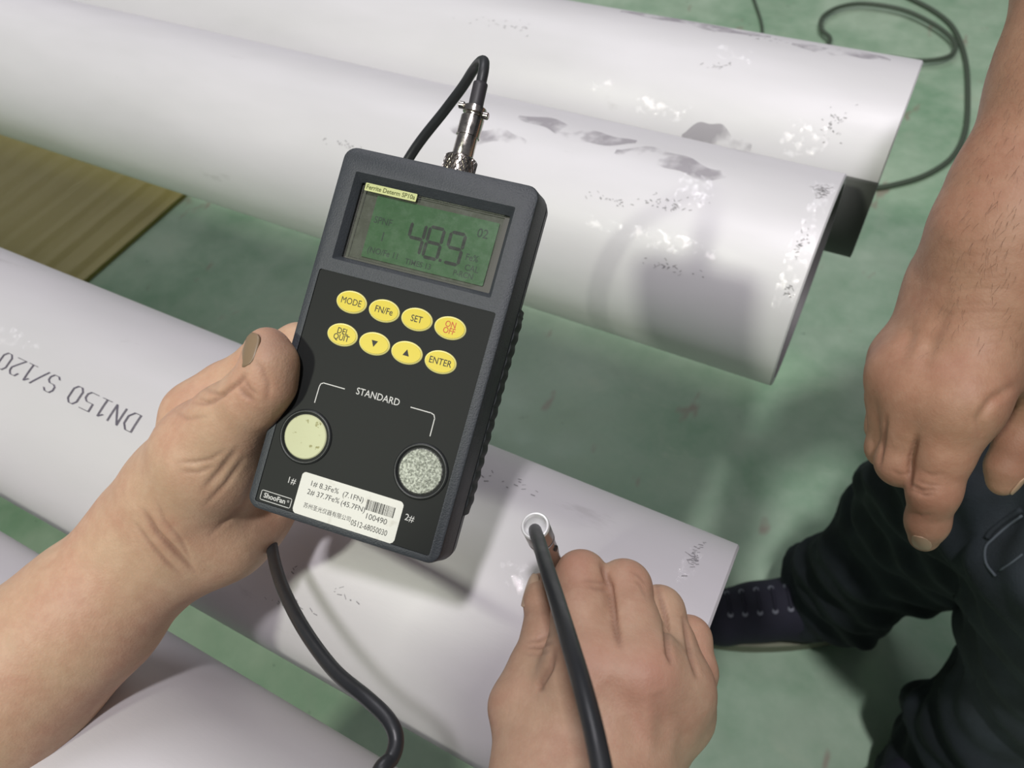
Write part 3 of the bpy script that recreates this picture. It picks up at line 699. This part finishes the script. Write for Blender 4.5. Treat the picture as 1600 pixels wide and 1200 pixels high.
# probe tip (a tube standing on the pipe)
T0 = W(836, 821, .288); T1 = W(884, 926, .360); tax = (T1 - T0); TL_ = np.linalg.norm(tax); tax /= TL_
y0, z0, _ = PIPES['A']
rad_ = math.hypot(T1[1]-y0, T1[2]-z0)                      # let the tip touch the pipe surface
T1 = np.array([T1[0], y0 + (T1[1]-y0)*(RP+.0006)/rad_, z0 + (T1[2]-z0)*(RP+.0006)/rad_]); tax = T1 - T0; TL_ = np.linalg.norm(tax); tax /= TL_
body = lathe('probe_body', [(.016, .0040), (.003, .0043), (.0012, .0045), (.0012, .0053), (.0016, .0054), (.012, .0054), (.0122, .0050), (.0135, .0050), (.0137, .0054), (.0150, .0054), (.0152, .0049), (.030, .0049), (.032, .0044), (TL_-.012, .0044), (TL_-.011, .0034), (TL_-.004, .0034), (TL_, .0022)], T0, tax, M_ALU, probe, 48)
lathe('rim', [(.0014, .0044), (.0002, .0043), (-.0002, .0046), (-.0001, .0052), (.0004, .0055), (.0014, .0055)], T0, tax, M_RIM, body, 48)
lathe('set_screw', [(0, .0013), (.0006, .0013), (.0007, .0007)], T0 + tax*.022 + R @ np.array([.0043, -.0006, .0022]), R @ np.array([.8, -.1, .5]), M_RING, body, 14)
# cable
pe = PB + ax * .030
cab = [(pe - ax*.002, 2.2), (W(747, 150, .3035), 2.2), (W(752, 128, .304), 2.2), (W(756, 108, .305), 2.2), (W(756, 96, .309), 2.2), (W(749, 98, .315), 2.2), (W(738, 112, .322), 2.2), (W(722, 137, .330), 2.25), (W(694, 174, .340), 2.3), (W(643, 241, .355), 2.4),
       (W(585, 345, .366), 2.5), (W(535, 450, .374), 2.6), (W(495, 560, .378), 2.6), (W(455, 690, .383), 2.6), (W(428, 790, .376), 2.6), (W(424, 845, .352), 2.7),
       (W(437, 905, .322), 2.7), (W(470, 975, .295), 2.7), (W(520, 1045, .275), 2.7), (W(572, 1090, .262), 2.7), (W(600, 1116, .257), 2.7), (W(615, 1138, .254), 2.7), (W(619, 1160, .252), 2.7), (W(612, 1184, .249), 2.7), (W(592, 1208, .245), 2.7), (W(560, 1290, .24), 2.7), (W(640, 1420, .215), 2.7), (W(820, 1450, .19), 2.7),
       (W(935, 1340, .170), 2.6), (W(944, 1240, .170), 2.6), (W(932, 1160, .178), 2.6), (W(911, 1075, .190), 2.6), (W(889, 1000, .207), 2.6), (W(868, 930, .232), 2.6), (W(852, 880, .256), 2.6), (W(842, 846, .277), 2.6), (W(836, 828, .2905), 2.6), (T0 + tax * .010, 2.6)]
tube('cable', [c[0] for c in cab], [c[1] * .001 for c in cab], M_CABLE, probe, 14, 8)
tube('cable_sleeve', [pe - ax*.001, W(744.5, 160, .3033), W(751, 131, .304)], .0030, M_SLEEVE, probe, 14, 6)
# ------------------------------------------------------------------ people
def nd(tab):
    return {k: (W(x, y, z / 100), r / 1000) for k, (x, y, z, r) in tab.items()}
def keep_off(nodes, names, p, gap=.0006):
    y0, z0, _ = PIPES[p]
    for k in names:
        q, r = nodes[k]; d = np.array([0, q[1]-y0, q[2]-z0]); L_ = np.linalg.norm(d)
        if L_ < RP + r + gap: q = q + d / L_ * (RP + r + gap - L_); nodes[k] = (q, r)
def fin(V, F, name, mt, parent, spots, lines=None):
    if lines: V = wrinkle(V, F, [(p, max(w, .8) , d * 1.5) for p, w, d in lines])
    o = mesh('arm', V, F, mt, parent); tint(o, V, spots); HANDV[name] = V
    if name != 'arm': o['label'] = 'bare ' + name.split('_')[0] + ' forearm and hand'
    return o
HANDV = {}
# --- the one who holds the gauge: left arm
LH = nd({'elbow': (-420, 1440, 34, 44), 'fore2': (-150, 1190, 34.5, 42), 'fore1': (20, 1062, 34.8, 37), 'fore0': (140, 955, 35, 31), 'wrist': (242, 850, 35.2, 26.5), 'wristb': (280, 815, 35, 24),
  'cmc': (292, 772, 33.8, 23), 'tmid': (330, 712, 32, 19.5), 'tmcp': (362, 660, 30.6, 15.2), 'tprox': (394, 624, 29.5, 12.2), 'tip_j': (415, 597, 29.0, 11.0), 'tdist': (422, 566, 28.8, 9.7), 'ttip': (417, 544, 28.9, 8.0),
  'i0': (300, 775, 35, 17), 'i1': (312, 652, 35.6, 14), 'i2': (350, 606, 35.6, 11.2), 'i3': (412, 562, 34.9, 10), 'i4': (466, 540, 34.0, 9.4), 'i5': (540, 545, 33.6, 8.8), 'i6': (590, 560, 33.2, 7.6),
  'm0': (310, 800, 36, 17), 'm1': (370, 705, 36.2, 13), 'm3': (450, 650, 34.6, 9.8), 'm4': (520, 640, 33.8, 9.2), 'm5': (590, 650, 33.3, 8),
  'r0': (318, 815, 36, 17), 'r1': (392, 748, 36.6, 13), 'r3': (470, 722, 34.8, 9.6), 'r4': (530, 712, 33.9, 9), 'r5': (590, 715, 33.3, 7.8),
  'p0': (322, 832, 35.4, 17), 'p1': (400, 782, 36.2, 13.5), 'p3': (470, 760, 34.8, 8.6), 'p4': (520, 755, 34.0, 8.2), 'p5': (560, 752, 33.4, 7),
  'heel': (352, 815, 35.0, 20), 'heel2': (392, 795, 35.6, 15)})
V, F = sculpt(LH, [(.014, [('fore0', 'wrist', 'wristb', 'cmc', 'tmid', 'tmcp'), ('elbow', 'fore2', 'fore1', 'fore0'), ('wristb', 'i0', 'i1'), ('wristb', 'm0', 'm1'), ('wristb', 'r0', 'r1'), ('wristb', 'p0', 'p1'), ('wrist', 'heel', 'heel2'), ('i1', 'm1', 'r1', 'p1'), ('cmc', 'heel'), ('tmid', 'i0')]),
   (.005, [('tmcp', 'tprox', 'tip_j', 'tdist', 'ttip')]), (.005, [('i1', 'i2', 'i3', 'i4', 'i5', 'i6')]), (.004, [('m1', 'm3', 'm4', 'm5')]), (.004, [('r1', 'r3', 'r4', 'r5')]), (.004, [('p1', 'p3', 'p4', 'p5')])], .0010, .008)
cL = [([(384, 585), (372, 598), (350, 614), (330, 628), (303, 630)], .9, .9), ([(380, 590), (389, 607), (403, 617)], .7, .5), ([(371, 602), (382, 618), (400, 629)], .7, .6), ([(376, 596), (385, 612), (397, 622)], .5, .4),
      ([(397, 563), (411, 578), (421, 600), (417, 628)], 1.0, .35), ([(283, 722), (305, 722), (330, 718), (350, 704)], .7, .45), ([(283, 737), (310, 738), (335, 728)], .6, .35), ([(370, 702), (345, 735), (318, 765)], 1.2, .6),
      ([(380, 718), (352, 758), (320, 790)], 1.0, .45), ([(226, 800), (245, 832), (275, 862), (305, 893)], 1.1, .9), ([(212, 818), (235, 850), (262, 880), (285, 900)], .9, .55), ([(245, 782), (258, 815), (285, 845), (300, 880)], .6, .4),
      ([(400, 740), (380, 790), (330, 835)], 1.2, .45), ([(270, 640), (292, 655), (325, 650)], .6, .3), ([(320, 605), (338, 616), (352, 619)], .6, .5), ([(310, 620), (325, 634)], .6, .45)]
holder = empty('person', W(-420, 1440, .34), 'bare-armed person whose two hands hold the gauge and press the probe on the pipe', 'person')
LHO = fin(V, F, 'left_arm', M_SKIN, holder, [(W(432, 530, .28), .010, 1, .5), (W(420, 515, .29), .008, 0, .8), (W(400, 560, .28), .012, 0, .3), (W(375, 560, .335), .012, 0, .6), (W(340, 600, .33), .02, 0, .4), (W(410, 640, .30), .014, 0, .5)], cL)
set_nail('fingernail', HANDV['left_arm'], F, W(425, 552, .289), W(393, 508, .289) - W(398, 570, .288), R @ np.array([-.62, .10, .78]), .0112, .0138, .0098, M_NAILD, LHO)
# --- right arm
RH = nd({'elbow': (1000, 2600, 22, 44), 'fore': (940, 1750, 24.5, 36), 'wrist': (925, 1400, 26.5, 27), 'wrist2': (920, 1310, 27.2, 27),
  'i0': (880, 1250, 27.8, 18), 'i1': (917, 1048, 29.2, 13.2), 'i2': (908, 965, 30.3, 11.6), 'i3': (908, 902, 31.6, 10.6), 'i4': (896, 905, 33.2, 9), 'i5': (893, 912, 34.6, 7.6),
  'm0': (925, 1250, 27.8, 18), 'm1': (1000, 1055, 29.0, 13.2), 'm2': (985, 975, 30.2, 11.4), 'm3': (975, 918, 31.6, 11), 'm4': (958, 935, 33.3, 9), 'm5': (930, 950, 34.4, 7.6),
  'r0': (945, 1250, 28.2, 18), 'r1': (1050, 1078, 29.8, 12.4), 'r2': (1046, 1010, 31, 10.4), 'r3': (1030, 955, 32.3, 10.2), 'r4': (1008, 970, 33.6, 8.6), 'r5': (975, 985, 34.2, 7.4),
  'p0': (962, 1260, 28.8, 17), 'p1': (1062, 1118, 30.8, 10.8), 'p2': (1084, 1050, 31.8, 9.4), 'p3': (1076, 998, 32.6, 9.2), 'p4': (1056, 1012, 33.6, 7.8), 'p5': (1028, 1028, 34.0, 7),
  'cmc': (865, 1225, 28.4, 20), 'tmcp': (816, 1105, 30.2, 12.2), 'tm2': (836, 1045, 31, 10.4), 'tip_j': (853, 990, 31.8, 9.4), 'td': (849, 940, 32.8, 8), 'tt': (845, 918, 33.4, 6.4),
  'web': (862, 1120, 30.2, 13)})
keep_off(RH, ['i5', 'i4', 'm4', 'm5', 'r4', 'r5', 'p4', 'p5', 'p3', 'r3', 'm3', 'tt', 'td'], 'A')
V, F = sculpt(RH, [(.012, [('elbow', 'fore', 'wrist', 'wrist2'), ('wrist2', 'i0', 'i1'), ('wrist2', 'm0', 'm1'), ('wrist2', 'r0', 'r1'), ('wrist2', 'p0', 'p1'), ('wrist2', 'cmc', 'tmcp'), ('cmc', 'web', 'i1'), ('i1', 'm1', 'r1', 'p1'), ('web', 'i0')]),
   (.004, [('tmcp', 'tm2', 'tip_j', 'td', 'tt')]), (.004, [('i1', 'i2', 'i3', 'i4', 'i5')]), (.004, [('m1', 'm2', 'm3', 'm4', 'm5')]), (.004, [('r1', 'r2', 'r3', 'r4', 'r5')]), (.004, [('p1', 'p2', 'p3', 'p4', 'p5')])], .0010, .007)
cR = [([(940, 882), (953, 915), (960, 968), (968, 1008)], 1.1, 1.3), ([(1027, 915), (1040, 965), (1045, 1020), (1050, 1036)], 1.0, 1.1), ([(1068, 965), (1078, 1018), (1090, 1058)], .9, 1.0),
      ([(822, 1002), (842, 1000), (862, 990)], .6, .45), ([(822, 1011), (845, 1010), (864, 1003)], .7, .5), ([(818, 1022), (842, 1022), (862, 1016)], .5, .35), ([(866, 1018), (858, 1045), (848, 1062), (842, 1075)], 1.3, 1.2), ([(842, 1066), (840, 1076), (850, 1078)], .9, .6),
      ([(912, 906), (930, 908), (950, 912)], .6, .35), ([(920, 916), (938, 920), (952, 922)], .6, .35), ([(985, 892), (1000, 900), (1010, 914)], .6, .3), ([(990, 905), (1002, 914), (1008, 930)], .5, .3),
      ([(940, 1065), (985, 1110), (1000, 1190)], 5, 1.2), ([(1025, 1080), (1040, 1120), (1035, 1190)], 4, 1.2), ([(1062, 1110), (1070, 1150), (1062, 1200)], 3, .8)]
RHO = fin(V, F, 'right_arm', M_SKIN, holder, [(W(925, 1030, .275), .012, 0, .6), (W(1020, 1062, .275), .013, 0, .8), (W(895, 868, .31), .010, 0, .8), (W(950, 905, .305), .008, 0, .4), (W(1080, 975, .33), .010, 0, .6), (W(1090, 1035, .31), .012, 0, .6), (W(1000, 900, .31), .010, 0, .4), (W(870, 940, .31), .012, 0, .3)], cR)
set_nail('fingernail', HANDV['right_arm'], F, W(846, 924, .332), W(820, 882, .334) - W(830, 958, .326), R @ np.array([-.84, .24, .48]), .0105, .0160, .0076, M_NAIL, RHO)
# --- bystander: arm
BH = nd({'elbow': (1900, -430, 31, 42), 'fore': (1758, -60, 33, 38), 'fore2': (1692, 120, 33.8, 34), 'wrist': (1590, 300, 34.8, 27), 'wrist2': (1568, 380, 35.2, 26),
  'i0': (1560, 450, 35, 21), 'i1': (1498, 628, 34.6, 14.6), 'i2': (1478, 705, 35.0, 12.0), 'i3': (1459, 765, 35.6, 11.2), 'i4': (1449, 815, 36.6, 9.3), 'i5': (1444, 838, 37.2, 7.4),
  'm0': (1535, 450, 36, 20), 'm1': (1444, 612, 35.9, 14.4), 'm2': (1424, 672, 36.2, 11.8), 'm3': (1408, 722, 36.8, 11.4), 'm4': (1432, 728, 38.8, 9.4), 'm5': (1460, 700, 39.8, 8.2),
  'r0': (1508, 450, 37, 18), 'r1': (1416, 588, 37.2, 13.2), 'r2': (1394, 650, 37.6, 10.4), 'r3': (1386, 700, 38.2, 9.8), 'r4': (1408, 704, 40, 8.8), 'r5': (1436, 680, 40.8, 7.6),
  'p0': (1490, 440, 37.6, 16), 'p1': (1408, 560, 38.8, 11.5), 'p2': (1384, 620, 39.4, 9.4), 'p3': (1382, 668, 40, 9), 'p4': (1405, 672, 41.4, 8), 'p5': (1430, 655, 42, 7),
  'cmc': (1580, 450, 36, 20), 'tw': (1590, 540, 36.4, 16), 'tmcp': (1632, 610, 37.4, 13.5), 'tj': (1592, 690, 38.2, 10.6), 'td': (1572, 730, 38.6, 9.2), 'tt': (1566, 752, 38.8, 7.4)})
V, F = sculpt(BH, [(.014, [('elbow', 'fore', 'fore2', 'wrist', 'wrist2'), ('wrist2', 'i0', 'i1'), ('wrist2', 'm0', 'm1'), ('wrist2', 'r0', 'r1'), ('wrist2', 'p0', 'p1'), ('wrist2', 'cmc', 'tw'), ('tw', 'i1'), ('tw', 'tmcp'), ('i1', 'm1', 'r1', 'p1'), ('i0', 'tw')]),
   (.005, [('tmcp', 'tj', 'td', 'tt')]), (.005, [('i1', 'i2', 'i3', 'i4', 'i5')]), (.004, [('m1', 'm2', 'm3', 'm4', 'm5')]), (.004, [('r1', 'r2', 'r3', 'r4', 'r5')]), (.004, [('p1', 'p2', 'p3', 'p4', 'p5')])], .0011, .009)
cB = [([(1432, 684), (1424, 715), (1420, 764)], 1.3, 1.3), ([(1385, 652), (1380, 690), (1374, 730)], 1.0, .8), ([(1422, 757), (1440, 766), (1462, 765)], .7, .6), ([(1424, 765), (1445, 774), (1458, 772)], .7, .5), ([(1432, 750), (1450, 758), (1470, 758)], .5, .35), ([(1425, 800), (1440, 806), (1460, 803)], .5, .3),
      ([(1440, 735), (1455, 742), (1480, 740)], .5, .25), ([(1395, 735), (1405, 742), (1416, 740)], .5, .3), ([(1535, 685), (1530, 655), (1550, 625), (1590, 600)], 2.2, 1.0), ([(1440, 580), (1455, 530), (1480, 480)], 4, 1.0), ([(1410, 560), (1425, 510)], 3.5, .8)]
for k in range(9): y_ = 380 + k * 19 + 5*math.sin(k*4); cB.append(([(1470 + 8*math.sin(k*2.1), y_), (1520, y_ + 5*math.sin(k)), (1590, y_ - 4)], .7, .08))
bys = empty('person', floor_pt(1340, 1000), 'bystander in dark jeans on the right, tanned arm hanging with index finger pointing down', 'person')
BHO = fin(V, F, 'arm', M_SKIN2, bys, [(W(1479, 562, .33), .010, 0, .5), (W(1428, 490, .345), .009, 0, .5), (W(1396, 600, .36), .011, 0, .6), (W(1440, 800, .35), .02, 0, .4), (W(1590, 700, .37), .016, 0, .7), (W(1500, 280, .32), .03, 0, .4), (W(1570, 720, .375), .02, 1, .4)], cB)
set_nail('fingernail', HANDV['arm'], F, W(1445, 838, .371), W(1430, 868, .374) - W(1436, 815, .366), R @ np.array([-.62, -.25, .74]), .0100, .0125, .0082, M_NAILB, BHO)
set_nail('fingernail', HANDV['arm'], F, W(1568, 752, .387), W(1572, 785, .391) - W(1582, 728, .385), R @ np.array([.66, -.2, .72]), .0100, .0130, .0080, M_NAILB, BHO)
# arm hair
bvh = BVHTree.FromPolygons([tuple(v) for v in V], [tuple(f) for f in F.tolist()])
def surf(bv, x, y, off=0.0):
    d = D(x, y); dn = Vector(d / np.linalg.norm(d)); h = bv.ray_cast(Vector(CAMP), dn)
    return (np.array(h[0]) + np.array(h[1]) * off, np.array(h[1])) if h[0] is not None else None
HV, HF = [], []
for _ in range(560):
    x = rng.uniform(1420, 1600); y = rng.uniform(0, 560); h = surf(bvh, x, y)
    if h is None or rng.random() < (y - 330) / 330: continue
    p, nr = h; ln = rng.uniform(.003, .0065); t = R @ np.array([-.35 + rng.normal()*.25, -1 + rng.normal()*.3, .0]); t -= nr * (t @ nr); t /= np.linalg.norm(t)
    s = np.cross(t, nr); wd = .000045; pts = [p - nr*.0003, p + t*ln*.4 + nr*ln*.22, p + t*ln*.75 + nr*ln*.25, p + t*ln + nr*ln*.16]; i0 = len(HV)
    for i, q in enumerate(pts): w_ = wd * (1 - .8*i/3); HV += [q - s*w_, q + s*w_, q + nr*w_]
    for i in range(3):
        for a, b in ((0, 1), (1, 2), (2, 0)): HF.append((i0+i*3+a, i0+i*3+b, i0+i*3+3+b, i0+i*3+3+a))
M_HAIR = plain('arm_hair', (92, 68, 54), .6)
o = mesh('arm_hair', HV, HF, M_HAIR, BHO, False); o['kind'] = 'stuff'
# --- bystander: jeans
a1, a2 = W(1290, 942, 1.04), W(1462, 1216, .93)
JN = {'ank1': (a1 + np.array([0, 0, .02]), .066), 'shin1': (W(1395, 862, .88), .068), 'mid1': (W(1485, 800, .75), .074), 'kn1': (W(1578, 742, .65), .078), 'th1': (W(1860, 560, .55), .088), 'hip1': (W(2300, 350, .46), .10),
      'ank2': (a2, .066), 'shin2': (W(1540, 1140, .84), .066), 'mid2': (W(1625, 1055, .75), .070), 'kn2': (W(1694, 872, .60), .076), 'th2': (W(1960, 760, .50), .09), 'hip2': (W(2360, 560, .42), .10)}
G = Grid(np.array([v[0] for v in JN.values()]).min(0) - .13, np.array([v[0] for v in JN.values()]).max(0) + .13, .0062); Fj = G.new()
for ch in (('ank1', 'shin1', 'mid1', 'kn1', 'th1', 'hip1'), ('ank2', 'shin2', 'mid2', 'kn2', 'th2', 'hip2'), ('hip1', 'hip2')):
    f = G.new()
    for a, b in zip(ch[:-1], ch[1:]): G.cone(f, JN[a][0], JN[b][0], JN[a][1], JN[b][1], .03)
    Fj = smin(Fj, f, .006)
# cut the hems open above the shoes
V, F = surface_nets(G, Fj); V = relax(V, F, 2); nr = normals(V, F)
fold = .0045 * np.sin(V[:, 2]*70 + 2.2*np.sin(V[:, 0]*22) + 1.5*np.sin(V[:, 1]*31)) + .003 * np.sin(V[:, 2]*150 + V[:, 0]*60 + 3*np.sin(V[:, 1]*40))
fold += .007 * np.sin(V[:, 0]*38 + V[:, 1]*50 + V[:, 2]*26)
V = V + nr * fold[:, None]
V[:, 2] = np.maximum(V[:, 2], .022)
jeans = mesh('jeans', V, F, M_JEAN, bys); bj = BVHTree.FromPolygons([tuple(v) for v in V], [tuple(f) for f in F.tolist()])
def seam(pts, rad, mt, name):
    q = [surf(bj, x, y, rad * .4) for x, y in pts]; q = [h[0] for h in q if h is not None]
    if len(q) > 2: tube(name, q, rad, mt, jeans, 8, 4)
seam([(1598, 806), (1575, 822), (1552, 842), (1540, 856), (1541, 880), (1556, 900)], .0010, M_STITCH, 'seam')
seam([(1598, 796), (1572, 812), (1550, 830), (1542, 842)], .0022, M_JEAN, 'seam')
seam([(1598, 866), (1580, 880), (1562, 892)], .0008, M_STITCH, 'seam')
# shoes: canvas upper, sole, sock fold, eyelets
for ank, ang, nm in ((a1 + np.array([0, -.006, 0]), 206, 0), (a2, 236, 1)):
    dr = np.array([math.cos(math.radians(ang)), math.sin(math.radians(ang)), 0]); sd = np.array([-dr[1], dr[0], 0]); base = np.array([ank[0], ank[1], 0])
    P = lambda f_, s_, h_: base + dr * f_ + sd * s_ + np.array([0, 0, h_])
    shoe = empty('shoe', base, None, None); shoe.parent = bys; shoe.matrix_basis = wm(bys).inverted() @ Matrix.Translation(Vector(base))
    sh = {'heel': (P(-.055, 0, .050), .036), 'mid': (P(.02, 0, .058), .040), 'vamp': (P(.09, 0, .044), .034), 'ball': (P(.135, .006, .038), .034), 'toe': (P(.185, .004, .040), .030), 'cuff': (P(-.02, 0, .085), .040)}
    G = Grid(np.array([v[0] for v in sh.values()]).min(0) - .06, np.array([v[0] for v in sh.values()]).max(0) + .06, .004); f = G.new()
    for a, b in (('heel', 'mid'), ('mid', 'vamp'), ('vamp', 'ball'), ('ball', 'toe'), ('heel', 'cuff'), ('cuff', 'vamp')): G.cone(f, sh[a][0], sh[b][0], sh[a][1], sh[b][1], .02)
    V, F = surface_nets(G, f); V = relax(V, F, 2); V[:, 2] = np.maximum(V[:, 2], .022); mesh('upper', V, F, M_SHOE, shoe)
    bsh = BVHTree.FromPolygons([tuple(v) for v in V], [tuple(q) for q in F.tolist()])
    ol = []
    for i in range(40):
        a = 2*math.pi*i/40; fx = math.cos(a); r_s = .042 + .006*fx; ol.append(P(.065 + fx*.142, math.sin(a)*r_s, 0))
    V = [q + np.array([0, 0, z]) for z in (.001, .024) for q in ol]; n_ = 40
    o = mesh('sole', V, [(i, (i+1) % n_, n_+(i+1) % n_, n_+i) for i in range(n_)] + [tuple(range(n_))[::-1], tuple(range(n_, 2*n_))], M_SOLE, shoe); flat(o)
    V, F, _ = tube_geo([P(-.012, 0, .075), P(-.014, 0, .10), P(-.012, 0, .135)], [.052, .056, .050], 24, 5); mesh('sock', V, F, M_SOCK, shoe)
    for sg in (-1, 1):
        for q in range(5):
            h = bsh.ray_cast(Vector(P(.055 + q*.019, sg*.016, .2)), Vector((0, 0, -1)))
            if h[0] is not None: lathe('eyelet', [(-.001, .0038), (.0012, .0038), (.0014, .0022)], np.array(h[0]), np.array(h[1]), M_EYE, shoe, 12)
    for q in range(5):
        pts = []
        for s_ in np.linspace(-.016, .016, 6):
            h = bsh.ray_cast(Vector(P(.055 + q*.019, s_, .2)), Vector((0, 0, -1)))
            if h[0] is not None: pts.append(np.array(h[0]) + np.array([0, 0, .0015]))
        if len(pts) > 2: tube('lace', pts, .0022, M_SHOE, shoe, 8, 3)
# clothes, trousers and heads of both people, beyond the frame
def body_part(name, tab, chains, mt, parent, vox=.009, k=.04):
    N_ = {q: (np.array(v[:3]), v[3]) for q, v in tab.items()}; P_ = np.array([v[0] for v in N_.values()]); G = Grid(P_.min(0) - .2, P_.max(0) + .2, vox); f = G.new()
    for ch in chains:
        for a, b in zip(ch[:-1], ch[1:]): G.cone(f, N_[a][0], N_[b][0], N_[a][1], N_[b][1], k)
    V, F = surface_nets(G, f); V = relax(V, F, 3); V[:, 2] = np.maximum(V[:, 2], .012)
    return mesh(name, V, F, mt, parent)
def head(c, f, parent, mt):
    c = np.array(c, float); f = np.array(f, float); f /= np.linalg.norm(f); u = np.array([0, 0, 1.0]); u -= f * (u @ f); u /= np.linalg.norm(u); s = np.cross(f, u)
    P = lambda a, b, h: list(c + f * a + s * b + u * h)
    o = body_part('head', {'cr': P(-.02, 0, .035) + [.078], 'br': P(.025, 0, .02) + [.066], 'ja': P(.04, 0, -.055) + [.042], 'ch': P(.055, 0, -.085) + [.026], 'ne': P(-.03, 0, -.15) + [.055], 'nb': P(.075, 0, .01) + [.010], 'nt': P(.105, 0, -.025) + [.012],
        'e1': P(-.01, .078, .01) + [.014], 'e2': P(-.015, .082, -.03) + [.010], 'e3': P(-.01, -.078, .01) + [.014], 'e4': P(-.015, -.082, -.03) + [.010], 'l1': P(.085, -.02, -.058) + [.008], 'l2': P(.085, .02, -.058) + [.008]},
        [('cr', 'br', 'ja', 'ch'), ('cr', 'ne'), ('ja', 'ne'), ('nb', 'nt'), ('e1', 'e2'), ('e3', 'e4'), ('l1', 'l2')], mt, parent, .004, .012)
    body_part('hair', {'a': P(-.035, 0, .055) + [.078], 'b': P(.02, 0, .068) + [.062], 'd': P(-.05, 0, -.02) + [.07]}, [('a', 'b'), ('a', 'd')], M_HAIRM, parent, .005, .02)
    for sg in (-1, 1): lathe('eye', [(-.006, .004), (0, .010), (.004, .006), (.005, .0)], np.array(P(.078, sg * .031, .008)), f, M_NAIL, o, 16)
body_part('shirt', {'pel': (-.18, -.66, .46, .13), 'bel': (-.18, -.56, .66, .13), 'che': (-.18, -.47, .86, .135), 'sl': (-.36, -.37, .95, .062), 'sr': (.02, -.37, .95, .062), 'el': (-.345, -.19, .72, .052), 'er': (.078, -.17, .70, .052), 'nk': (-.17, -.42, 1.02, .065)},
    [('pel', 'bel', 'che', 'nk'), ('che', 'sl', 'el'), ('che', 'sr', 'er')], M_SHIRT, holder)
body_part('trousers', {'hp': (-.18, -.70, .42, .13), 'kl': (-.42, -.27, .47, .075), 'kr': (.10, -.27, .47, .075), 'al': (-.40, -.58, .09, .06), 'ar': (.06, -.58, .09, .06)}, [('hp', 'kl', 'al'), ('hp', 'kr', 'ar')], M_JEAN, holder)
for x_ in (-.40, .06): body_part('shoe', {'h': (x_, -.62, .045, .036), 'm': (x_, -.53, .05, .04), 't': (x_, -.40, .035, .032)}, [('h', 'm', 't')], M_SHOE, holder, .005, .02)
head((-.16, -.36, 1.21), (.15, .6, -.5), holder, M_SKIN)
body_part('shirt', {'pel': (.34, .53, .78, .14), 'bel': (.35, .53, .95, .135), 'che': (.35, .53, 1.13, .14), 's1': (.31, .69, 1.25, .066), 's2': (.36, .36, 1.25, .066), 'e1': (.12, .56, 1.08, .055), 'e2': (.42, .28, .98, .05), 'nk': (.34, .53, 1.32, .065)},
    [('pel', 'bel', 'che', 'nk'), ('che', 's1', 'e1'), ('che', 's2', 'e2')], M_SHIRT, bys)
body_part('arm', {'u': (.24, .64, 1.18, .045), 'e': (.065, .489, 1.0, .041)}, [('u', 'e')], M_SKIN2, bys, .006)
body_part('arm', {'e': (.42, .28, .98, .042), 'w': (.36, .30, .76, .028), 'h': (.35, .31, .70, .034), 'f': (.33, .32, .63, .022)}, [('e', 'w', 'h', 'f')], M_SKIN2, bys, .006)
head((.31, .53, 1.50), (-.8, -.2, -.45), bys, M_SKIN2)
